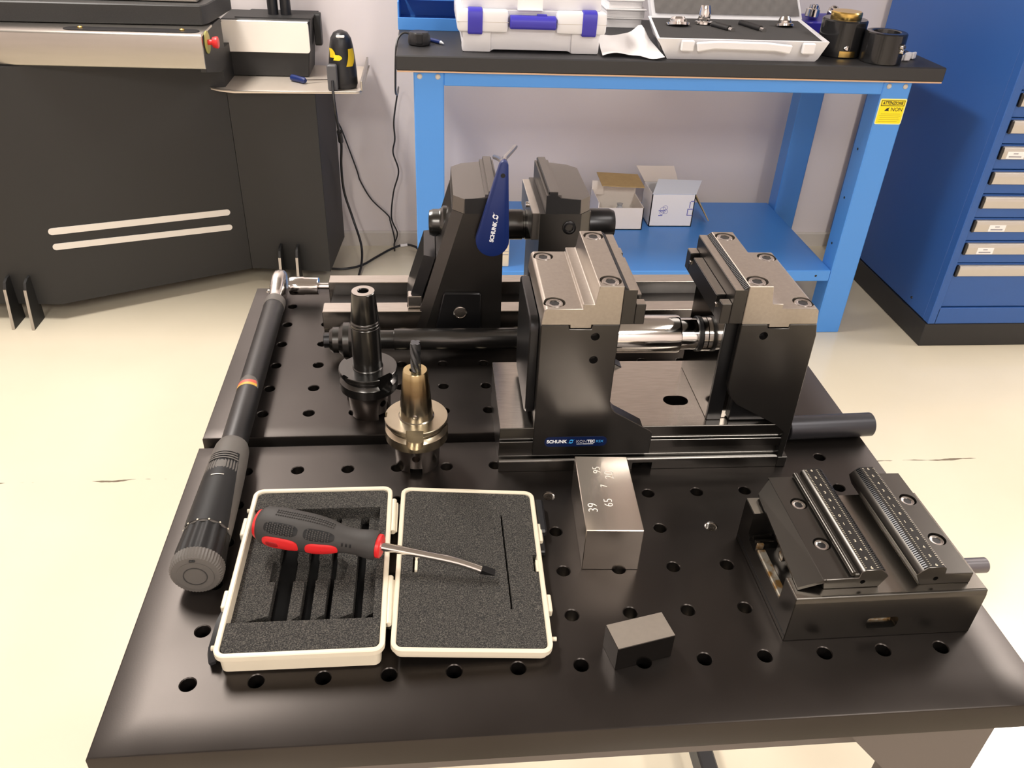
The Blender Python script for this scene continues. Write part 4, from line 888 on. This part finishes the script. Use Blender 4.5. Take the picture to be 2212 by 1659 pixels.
# egg-crate foam in the lid
eg = MB(); n1, n2 = 44, 20; gv = []
for j in range(n2 + 1):
    for i in range(n1 + 1):
        u, v = .02 + .96 * i / n1, .03 + .94 * j / n2; a = Vector(lidq[0]).lerp(Vector(lidq[1]), u); b_ = Vector(lidq[3]).lerp(Vector(lidq[2]), u)
        gv.append(tuple(a.lerp(b_, v) + nrm * (.18 + .14 * math.sin(i * 1.5 * 1.05) * math.sin(j * 1.5))))
eg.raw(gv, [(j * (n1 + 1) + i, j * (n1 + 1) + i + 1, (j + 1) * (n1 + 1) + i + 1, (j + 1) * (n1 + 1) + i) for j in range(n2) for i in range(n1)])
oc.part('lid_foam', eg, mat('grey_crate_foam', (0.13, 0.122, 0.118, 1), .9))
def collet(name, label, x, y, r, h, tilt, m=M_CHROME):
    c_ = Thing(name, label, 'fitting', (x, y, CZ - .003), fz=0, rot=tilt, group='fittings set in the open grey case')
    c_.part('flange', MB().lathe([(r, 0), (r, .006), (r * .92, .008)], (x, y, CZ - .003), (0, 0, 1), 28), m)
    c_.part('barrel', MB().lathe([(r * .72, .008), (r * .74, .014), (r * .66, .016), (r * .72, h * .6), (r * .55, h), (r * .30, h), (r * .28, h * .5), (.0005, h * .5)], (x, y, CZ - .003), (0, 0, 1), 28), m)
collet('collet_fitting', 'squat chrome collar at the left of the open grey case', .905, 2.070, .034, .022, (math.radians(-14), 0, 0))
collet('collet_fitting', 'tall chrome collet with stepped barrel in the open grey case', .990, 2.100, .026, .050, (math.radians(-6), 0, 0))
collet('collet_fitting', 'black and chrome collar at the right of the open grey case', 1.232, 2.095, .026, .026, (math.radians(-16), 0, 0), M_SATIN)
for x, y, l, lb in ((1.030, 2.02, .05, 'short black bit with a bright cap in the open grey case'), (1.125, 2.03, .08, 'long black bit with a bright tip in the open grey case')):
    s_ = Thing('fitting_bit', lb, 'fitting', (x, y, CZ), fz=0, group='fittings set in the open grey case')
    s_.part('shaft', MB().cyl((x - .02, y + l, CZ + .001), (x + .008, y - .01, CZ + .001), .0095, seg=16), M_BLACK)
    s_.part('cap', MB().cyl((x + .008, y - .01, CZ + .001), (x + .012, y - .030, CZ + .001), .0072, seg=14), M_CHROME)

# black bearing bushes with brass rings
b1 = Thing('clamping_bush', 'black bush with a brass cap and brass foot ring on the workbench', 'bush', (1.360, 1.985, BT), fz=0)
bc = (1.360, 1.985)
b1.part('body', MB().lathe([(.060, .0), (.062, .003), (.062, .092), (.059, .096), (.040, .097)], (*bc, BT), (0, 0, 1), 48), M_GLOSS)
b1.part('brass_cap', MB().lathe([(.041, .096), (.042, .098), (.042, .112), (.039, .115), (.0001, .1155)], (*bc, BT), (0, 0, 1), 40), M_BRASS)
def arc_band(c, r, z0, z1, a0, a1, th=.0015, n=16):
    rr = []
    for k in range(n + 1):
        a = math.radians(a0 + (a1 - a0) * k / n); rr.append([(c[0] + (r + s) * math.cos(a), c[1] + (r + s) * math.sin(a), z) for s, z in ((0, z0), (th, z0), (th, z1), (0, z1))])
    return MB().loft(rr)
b1.part('brass_foot', arc_band(bc, .062, BT + .004, BT + .020, -112, -70), M_BRASS)
b1.part('side_screw', MB().lathe([(.008, 0), (.008, .004), (.003, .010)], (bc[0] - .008, bc[1] - .0625, BT + .026), (0, -.6, .8), 16), M_SATIN)
b2 = Thing('clamping_bush', 'black bush with a hollow top and side screws nearest the cabinet', 'bush', (1.447, 1.903, BT), fz=0)
bc2 = (1.447, 1.903)
b2.part('body', MB().lathe([(.054, 0), (.056, .002), (.056, .076), (.053, .079), (.038, .0795), (.035, .078), (.032, .060), (.0001, .060)], (*bc2, BT), (0, 0, 1), 48), M_GLOSS)
for dz, aa in ((.048, -62), (.036, -58)):
    a = math.radians(aa); b2.part('side_screw', MB().lathe([(.0075, -.002), (.0075, .008), (.0065, .010), (.0035, .010), (.0034, .004), (.0001, .004)], (bc2[0] + .0555 * math.cos(a), bc2[1] + .0555 * math.sin(a), BT + dz), (math.cos(a), math.sin(a), .1), 18), M_SATIN)
pb = Thing('parts_box', 'violet box with loose shiny fittings behind the open grey case', 'box', (1.44, 2.29, BT), fz=0)
pb.part('box', MB().loft([[(1.372, 2.250, BT), (1.515, 2.230, BT), (1.515, 2.40, BT), (1.372, 2.40, BT)], [(1.366, 2.242, BT + .038), (1.520, 2.222, BT + .044), (1.520, 2.405, BT + .044), (1.366, 2.405, BT + .038)]]), M_PURP)
random.seed(11)
sh_lab = ['bright square fitting standing highest behind the open grey case', 'bright slanted fitting beside the brass-capped bush', 'small chrome nut at the left behind the open grey case', 'dull grey fitting between the bright pieces behind the case', 'small chrome ring low behind the lid of the grey case', 'grey fitting leaning on the violet box']
for k, (x, y, z, s) in enumerate(((1.400, 2.300, .046, .024), (1.475, 2.320, .048, .020), (1.335, 2.300, .020, .014), (1.425, 2.345, .046, .020), (1.352, 2.260, .006, .012), (1.362, 2.330, .050, .016))):
    m_ = MB(); m_.prism(hexr(0, 0, s), 'xy', 0, s * 1.1, s * .12); m_.lathe([(s * .6, s * 1.1), (s * .6, s * 1.5), (s * .3, s * 1.55), (s * .3, s)], (0, 0, 0), seg=16)
    m_.xf(Matrix.Translation((x, y, BT + z)) @ Matrix.Rotation(random.uniform(-.5, .5), 4, 'X') @ Matrix.Rotation(random.uniform(-.6, .6), 4, 'Y'))
    single('shiny_fitting', m_, M_CHROME if k % 3 != 1 else M_SATIN, sh_lab[k], 'fitting', (x, y, BT + z), group='shiny fittings behind the open case')
for k, (x, y, lb) in enumerate(((1.512, 1.955, 'left of the three small white clips at the bench end'), (1.530, 1.925, 'front one of the three small white clips at the bench end'), (1.558, 1.950, 'right of the three small white clips at the bench end'))):
    c_ = Thing('cable_clip', lb, 'clip', (x, y, BT), fz=0, rz=.5 * k - .4, group='white clips at the bench end')
    c_.part('clip_body', MB().box(x - .013, x + .013, y - .010, y + .010, BT, BT + .016, .003), M_WHITEPL)
    c_.part('clip_jaw', MB().box(x - .009, x + .009, y - .016, y - .009, BT + .002, BT + .020, .002), M_WHITEPL)
# cartons on the lower shelf
k1 = Thing('carton', 'open brown-flapped carton with bags on the blue shelf', 'carton', (.83, 2.25, ST), fz=0)
X0c, X1c, Yc, Y1c, Zc = .752, .910, 2.175, 2.320, ST + .078
k1.part('box', MB().box(X0c, X1c, Yc, Yc + .003, ST, Zc).box(X0c, X1c, Y1c - .003, Y1c, ST, Zc + .02).box(X0c, X0c + .003, Yc, Y1c, ST, Zc + .02).box(X1c - .003, X1c, Yc, Y1c, ST, Zc).box(X0c, X1c, Yc, Y1c, ST, ST + .003), M_CARDW)
k1.part('flap', MB().loft([[(.775, 2.250, ST + .126), (.922, 2.245, ST + .122), (.912, 2.325, ST + .140), (.768, 2.330, ST + .145)], [(.775, 2.250, ST + .129), (.922, 2.245, ST + .125), (.912, 2.325, ST + .143), (.768, 2.330, ST + .148)]]), M_CARD)
k1.part('flap', MB().box(X0c - .002, X0c + .04, 2.300, 2.303, Zc, Zc + .05), M_CARDW)
for q, (x, y, r) in enumerate(((.800, 2.215, .018), (.840, 2.230, .022), (.875, 2.215, .016))):
    lb = ('left bundled bag in the brown-flapped carton', 'middle bundled bag in the brown-flapped carton', 'right bundled bag in the brown-flapped carton')[q]
    m_ = MB().lathe([(r * .2, 0), (r, r * .3), (r * 1.05, r), (r * .8, r * 2.0), (r * .35, r * 2.7), (r * .5, r * 3.1)], (x, y, ST + .003), (0, .1, 1), 14)
    single('parts_bag', m_, M_CLEAR, lb, 'bag', (x, y, ST + .003), group='clear bags in the open carton', ang=50)
k2 = Thing('carton', 'open white carton with blue printing on the blue shelf', 'carton', (1.015, 2.28, ST), fz=0)
a0, a1, c0, c1, z1 = .941, 1.092, 2.205, 2.330, ST + .115
k2.part('box', MB().box(a0, a1, c0, c0 + .003, ST, z1).box(a0, a1, c1 - .003, c1, ST, z1).box(a0, a0 + .003, c0, c1, ST, z1).box(a1 - .003, a1, c0, c1, ST, z1).box(a0, a1, c0, c1, ST, ST + .003), M_WHITE)
def slab(p, th): 
    p = [Vector(q) for q in p]; n_ = (p[1] - p[0]).cross(p[3] - p[0]).normalized() * th; return MB().loft([[tuple(q) for q in p], [tuple(q + n_) for q in p]])
k2.part('flap', slab([(a0, c0, z1), (a1, c0, z1), (a1 + .030, c0 + .052, z1 + .030), (a0 + .028, c0 + .055, z1 + .033)], .003), mat('pale_blue_white_carton', srgb(214, 222, 236), .6))
k2.part('flap', slab([(a0, c1, z1), (a1 - .03, c1, z1), (a1 - .035, c1 + .06, z1 + .035), (a0 - .020, c1 + .06, z1 + .035)], .003), M_CARDW)
k2.part('side_flap', slab([(a1, c0 + .01, z1 - .002), (a1 + .066, c0 + .02, ST + .012), (a1 + .070, c1 - .01, ST + .020), (a1, c1 - .005, z1 - .002)], .003), M_CARD)
M_PRINT = mat('violet_print', srgb(120, 122, 190), .6)
pr1 = MB()
for dx, dz, r in ((0, 0, .011), (.007, .008, .0085), (.009, -.006, .008), (-.004, -.010, .007)):
    pr1.lathe([(r, 0), (r, .0003), (r - .0012, .0003), (r - .0012, 0)], (.985 + dx, c0 - .0002, ST + .060 + dz), (0, -1, 0), 20, caps=False)
k2.part('printed_mark', pr1, M_PRINT)
k2.part('printed_mark', MB().box(.971, .985, c0 - .0006, c0, ST + .038, ST + .042).box(.970, .992, c0 - .0006, c0, ST + .056, ST + .059), M_PRINT)
pr2 = MB()
for x_, z_, w_, h_ in ((1.072, .040, .018, .003), (1.072, .062, .018, .003), (1.070, .040, .003, .025), (1.075, .068, .003, .022), (1.078, .090, .013, .003)): pr2.box(x_, x_ + w_, c0 - .0006, c0, ST + z_, ST + z_ + h_)
k2.part('printed_mark', pr2, M_PRINT)
k3 = Thing('carton', 'narrow cream carton on the shelf behind the far vice', 'carton', (.418, 1.95, ST), fz=0)
k3.part('box', MB().box(.392, .428, 1.885, 2.02, ST, ST + .125, .003), mat('cream_carton', srgb(226, 214, 188), .6))
k3.part('printed_line', MB().box(.394, .426, 1.8845, 1.886, ST + .040, ST + .0425).box(.394, .426, 1.8845, 1.886, ST + .050, ST + .052), M_PINK)

# ================================================================== drawer cabinet
cb = Thing('drawer_cabinet', 'tall dark blue drawer cabinet on a black plinth at the right', 'cabinet', (2.1, 2.1, 0), fz=0)
CXL, CXR, CYF = 1.770, 2.520, 1.757
cb.part('plinth', MB().box(CXL - .004, CXR, CYF + .002, 2.50, 0, .082, .002), M_BLKPL)
cb.part('carcass', MB().box(CXL, CXR, CYF + .030, 2.52, .083, 1.35, .003).box(CXL, CXL + .026, CYF, CYF + .032, .083, 1.35, .002).box(CXR - .026, CXR, CYF, CYF + .032, .083, 1.35, .002).box(CXL + .02, CXR - .02, CYF, CYF + .032, .083, .140, .002).box(CXL + .02, CXR - .02, CYF, CYF + .032, 1.32, 1.35, .002), M_NAVY)
zs = [.270 + .0735 * k for k in range(14)]
for k, z in enumerate(zs):
    lo = .1430 if k == 0 else z - .0485; hi = z + .0225
    d_ = cb.part('drawer', MB().box(CXL + .0275, CXR - .0275, CYF + .006, CYF + .031, lo, hi, .0015), M_NAVY)
    h_ = sub(cb, d_, 'handle', MB().prism([(CYF + .006, z - .019), (CYF - .004, z - .017), (CYF - .007, z + .006), (CYF - .004, z + .016), (CYF + .006, z + .018)], 'yz', CXL + .036, CXR - .036, .001), M_HANDLE)
    sub(cb, d_, 'handle_end', MB().box(CXL + .0285, CXL + .0362, CYF - .005, CYF + .006, z - .019, z + .018, .002), M_BLKPL)
    if k in (1, 2, 5):
        xa = {1: 1.838, 2: 1.848, 5: 1.818}[k]
        sub(cb, d_, 'paper_tag', MB().box(xa, xa + .052, CYF - .0075, CYF - .004, z - .014, z + .006), M_WHITE)
        sub(cb, d_, 'tag_print', MB().box(xa + .006, xa + .044, CYF - .0080, CYF - .004, z - .010, z - .0065).box(xa + .018, xa + .032, CYF - .0080, CYF - .004, z - .001, z + .002), M_PINK)
cb.part('side_screw', MB().lathe([(.005, 0), (.004, .002)], (CXL, 1.88, .115), (-1, 0, 0), 12), M_BLKPL)
cb.part('side_screw', MB().lathe([(.005, 0), (.004, .002)], (CXL, 1.80, 1.02), (-1, 0, 0), 12), M_BLKPL)

# ================================================================== dark measuring machine at the left
dv = Thing('presetting_machine', 'dark grey measuring machine cabinet with white slots at the left', 'machine', (-.6, 2.3, 0), fz=0)
Lp = Vector((-.930, 1.991)); Rp = Vector((-.421, 2.2345)); dd = (Rp - Lp).normalized(); nn = Vector((dd.y, -dd.x))
P_ = [(-1.35, 1.985), (-1.10, 1.985), (-.960, 1.977), tuple(Rp), (-.152, 2.205), (-.128, 2.500), (-1.35, 2.500)]
dv.part('cabinet_body', MB().prism([(-1.35, 1.985), (-1.10, 1.985), (-.960, 1.977), tuple(Rp), (-.421, 2.500), (-1.35, 2.500)], 'xy', .055, .760), M_DEV)
dv.part('side_wing', MB().prism([(Rp.x + .0002, Rp.y), (-.152, 2.205), (-.128, 2.500), (Rp.x + .0002, 2.500)], 'xy', .055, .652, .0015), M_DEV)
def slot(za, zb, w_):
    mb = MB(); a = Vector((Lp.x, Lp.y, za)); b_ = Vector((-.470, 2.2110, zb)); e = (b_ - a).normalized(); n3 = Vector((nn.x, nn.y, 0)); u = n3.cross(e); L_ = (b_ - a).length; r = w_ / 2; pts = []
    for k in range(9): t = PI / 2 + PI * k / 8; pts.append((r * math.cos(t), r * math.sin(t)))
    for k in range(9): t = -PI / 2 + PI * k / 8; pts.append((L_ + r * math.cos(t), r * math.sin(t)))
    return mb.loft([[tuple(a + e * x + u * y + n3 * d_) for x, y in pts] for d_ in (-.002, .0025)])
M_SLOT = mat('white_slot_inlay', srgb(226, 220, 212), .4)
dv.part('vent_slot', slot(.292, .267, .0205), M_SLOT); dv.part('vent_slot', slot(.243, .215, .0195), M_SLOT)
for x, y in ((-.311, 2.205), (-.255, 2.205), (-1.090, 1.980), (-1.030, 1.975)):
    dv.part('foot_plate', MB().prism([(y + .02, .0), (y - .062, .0), (y - .040, .125), (y - .030, .145), (y - .012, .152), (y + .02, .152)], 'yz', x - .004, x + .004, .0006), M_DEV)
    dv.part('foot_edge', MB().loft([[(x - .0042, y - .0635, .001), (x + .0042, y - .0635, .001), (x + .0042, y - .061, .001), (x - .0042, y - .061, .001)], [(x - .0042, y - .0415, .126), (x + .0042, y - .0415, .126), (x + .0042, y - .039, .126), (x - .0042, y - .039, .126)]]), M_PLATE)
# folded steel apron with an oval finger slot, granite slab above
dv.part('apron', MB().prism([(2.003, .762), (2.000, .766), (2.000, .846), (2.004, .851), (2.140, .8525), (2.140, .846), (2.010, .844), (2.006, .762)], 'yz', -1.35, -.4125, .0008), M_PLATE)
dv.part('apron_end', MB().prism([(2.010, .752), (2.010, .8495), (2.260, .8495), (2.260, .715), (2.180, .715)], 'yz', -.4300, -.4135, .0008), M_DEV)
ov = dv.part('finger_slot', MB().prism([(-.600 + (.150 if math.cos(a) > 0 else -.150) + .026 * math.cos(a), 2.040 + .022 * math.sin(a)) for a in [2 * PI * (k + .5) / 28 for k in range(28)]], 'xy', .849, .8532), M_BLACK)
for x in (-.734, -.470): sub(dv, ov, 'slot_screw', MB().lathe([(.007, 0), (.007, .003), (.004, .005)], (x, 2.043, .853), (0, 0, 1), 16), M_BRASS)
dv.part('granite_slab', MB().prism([(-1.35, 2.085), (-.430, 2.112), (-.418, 2.140), (-.400, 2.370), (-1.35, 2.370)], 'xy', .8535, .905, .003), M_GRANITE)
dv.part('slide_plate', MB().box(-1.3, -.445, 2.150, 2.36, .9055, .935, .003), M_PLATE)
es = dv.part('emergency_button', MB().lathe([(.007, 0), (.007, .014), (.013, .016), (.0155, .024), (.0155, .029), (.013, .031)], (-.4125, 2.055, .822), (1, 0, 0), 28), M_RED)
sub(dv, es, 'button_disc', MB().lathe([(.029, 0), (.029, .0025), (.028, .003)], (-.4125, 2.055, .822), (1, 0, 0), 32), mat('olive_yellow_disc', srgb(172, 168, 92), .5))
dv.part('pillar_box', MB().prism([(-.470, .6600), (-.187, .6600), (-.1705, .828), (-.440, .828)], 'xz', 2.372, 2.535, .003), M_DEV)
dv.part('cover_plate', MB().prism(rrect(-.4385, -.1755, .7335, .8240, .010), 'xz', 2.364, 2.371, .001).box(-.4370, -.1765, 2.365, 2.40, .8215, .8250, .001), M_COVER)
dv.part('box_top', MB().prism([(-.400, 2.395), (-.1705, 2.395), (-.160, 2.535), (-.372, 2.535)], 'xy', .8255, .8300), M_DEV)
dv.part('side_latch', MB().prism(rrect(2.47, 2.51, .735, .832, .008), 'yz', -.172, -.150, .002), M_DEV)
for x in (-.292, -.2525): dv.part('upright', MB().cyl((x, 2.455, .828), (x, 2.455, 1.5), .0165, seg=24), M_BLKPL)
trp = [(-.545, 2.330), (-.530, 2.290), (-.490, 2.235), (-.430, 2.195), (-.385, 2.180), (-.030, 2.196), (-.018, 2.200), (-.012, 2.212), (-.006, 2.540), (-.50, 2.540)]
tr = dv.part('side_tray', MB().prism(trp, 'xy', .655, .659), M_TRAY)
sub(dv, tr, 'tray_rim', MB().tube([(x, y, .661) for x, y in trp[:9]], .0024, 8), M_PLATE)
sub(dv, tr, 'tray_rim', MB().box(-.0145, -.0085, 2.21, 2.54, .659, .690, .001), M_PLATE)

# hand scanner on the tray, its cable, and the small blue screwdriver
sn = Thing('hand_scanner', 'black and yellow hand scanner standing on the steel tray', 'scanner', (-.072, 2.255, .660), fz=0)
SX, SYc = -.070, 2.262
def sring(z, rx, ry, dy, n=28): return [(SX + rx * math.cos(2 * PI * j / n), SYc + dy + ry * math.sin(2 * PI * j / n), .6595 + z) for j in range(n)]
sn.part('housing', MB().loft([sring(0, .040, .036, 0), sring(.012, .044, .040, 0), sring(.045, .043, .040, .004), sring(.080, .040, .040, .008), sring(.115, .036, .040, .010), sring(.140, .031, .036, .010), sring(.156, .021, .025, .010), sring(.162, .008, .010, .010)]), M_BLKPL, ang=60)
def wrap(z0, z1, a0, a1, m, name, lift=.0012, taper=0):
    rs = []
    for i in range(6):
        z = z0 + (z1 - z0) * i / 5; r_ = []
        for j in range(9):
            q_a = a0 + taper * (i / 5 - .5) + 4 * math.sin(PI * i / 5); a = math.radians(q_a + (a1 - a0 - 8 * abs(2 * i / 5 - 1) ** 2) * j / 8); r_.append((SX + (.0405 - (z - .08) * .10 + lift) * math.cos(a), SYc + .0075 + (.0405 + lift) * math.sin(a), .6595 + z + .012 * math.sin(3 * j / 8 * PI) * 0))
        rs.append(r_)
    return sn.part(name, MB().loft(rs, caps=False, closed=False), m)
M_SY = mat('yellow_rubber', srgb(226, 190, 30), .45)
wrap(.066, .116, -62, -24, M_SY, 'yellow_panel', taper=16); wrap(.090, .116, -150, -118, M_SY, 'yellow_panel', taper=-10); wrap(.084, .100, -122, -88, mat('bright_yellow_rubber', srgb(250, 226, 40), .45), 'trigger', .003)
sn.part('grip_block', MB().prism(rrect(-.112, -.082, .660, .735, .006), 'xz', 2.205, 2.228, .003), mat('grey_scanner_plastic', srgb(84, 84, 88), .5))
sn.part('indicator', MB().prism(rrect(-.081, -.056, .8060, .8120, .0028), 'xz', 2.240, 2.252, .001), M_WHITE)
cbp = spline([(-.097, 2.206, .690), (-.096, 2.190, .655), (-.092, 2.185, .60), (-.094, 2.25, .53), (-.096, 2.32, .46), (-.110, 2.40, .36), (-.112, 2.45, .25), (-.090, 2.46, .15), (-.060, 2.40, .07), (-.058, 2.34, .02), (-.068, 2.25, .004), (-.085, 2.15, .004)], 8)
cb_ = sn.part('cable', MB().tube(cbp, .0042, 10), M_BLKPL)
sub(sn, cb_, 'ferrite', MB().cyl((-.0935, 2.262, .520), (-.0955, 2.305, .476), .0085, seg=18), M_BLKPL)
bs = Thing('screwdriver', 'small blue-handled screwdriver lying on the steel tray', 'screwdriver', (-.22, 2.29, .660), fz=0)
bs.part('handle', MB().lathe([(.006, 0), (.0095, .003), (.0100, .020), (.0088, .040), (.0095, .055), (.006, .062)], (-.236, 2.325, .6695), (.9, -.75, 0), 20), M_HBLUE)
bs.part('blade', MB().cyl((-.196, 2.292, .6695), (-.100, 2.335, .6630), .0022, seg=10), M_SATIN)
# loose cables by the wall
single('wall_cable', MB().tube(spline([(-.135, 2.505, .50), (-.118, 2.51, .47), (-.104, 2.52, .424), (-.070, 2.535, .30), (-.060, 2.54, .257), (-.024, 2.542, .187), (.034, 2.542, .125), (.042, 2.54, .10), (.055, 2.53, .040), (.054, 2.515, .008), (.056, 2.49, .004)], 8), .0026, 8), M_BLKPL, 'thin black cable hanging down the wall from the dark machine', 'cable', (-.1, 2.52, 0))
fc = Thing('floor_cable', 'black cable looping over the floor from the machine to the workbench', 'cable', (0, 2.45, 0), fz=0)
cbl = fc.part('cord', MB().tube(spline([(-.180, 2.335, .006), (-.120, 2.330, .006), (-.060, 2.360, .006), (-.010, 2.430, .006), (.040, 2.490, .010), (.090, 2.510, .020), (.130, 2.500, .018), (.155, 2.480, .008), (.200, 2.44, .006)], 8), .0042, 8), M_BLKPL)
sub(fc, cbl, 'white_tag', MB().cyl((.078, 2.507, .0175), (.104, 2.509, .0200), .0054, seg=12), M_WHITE)
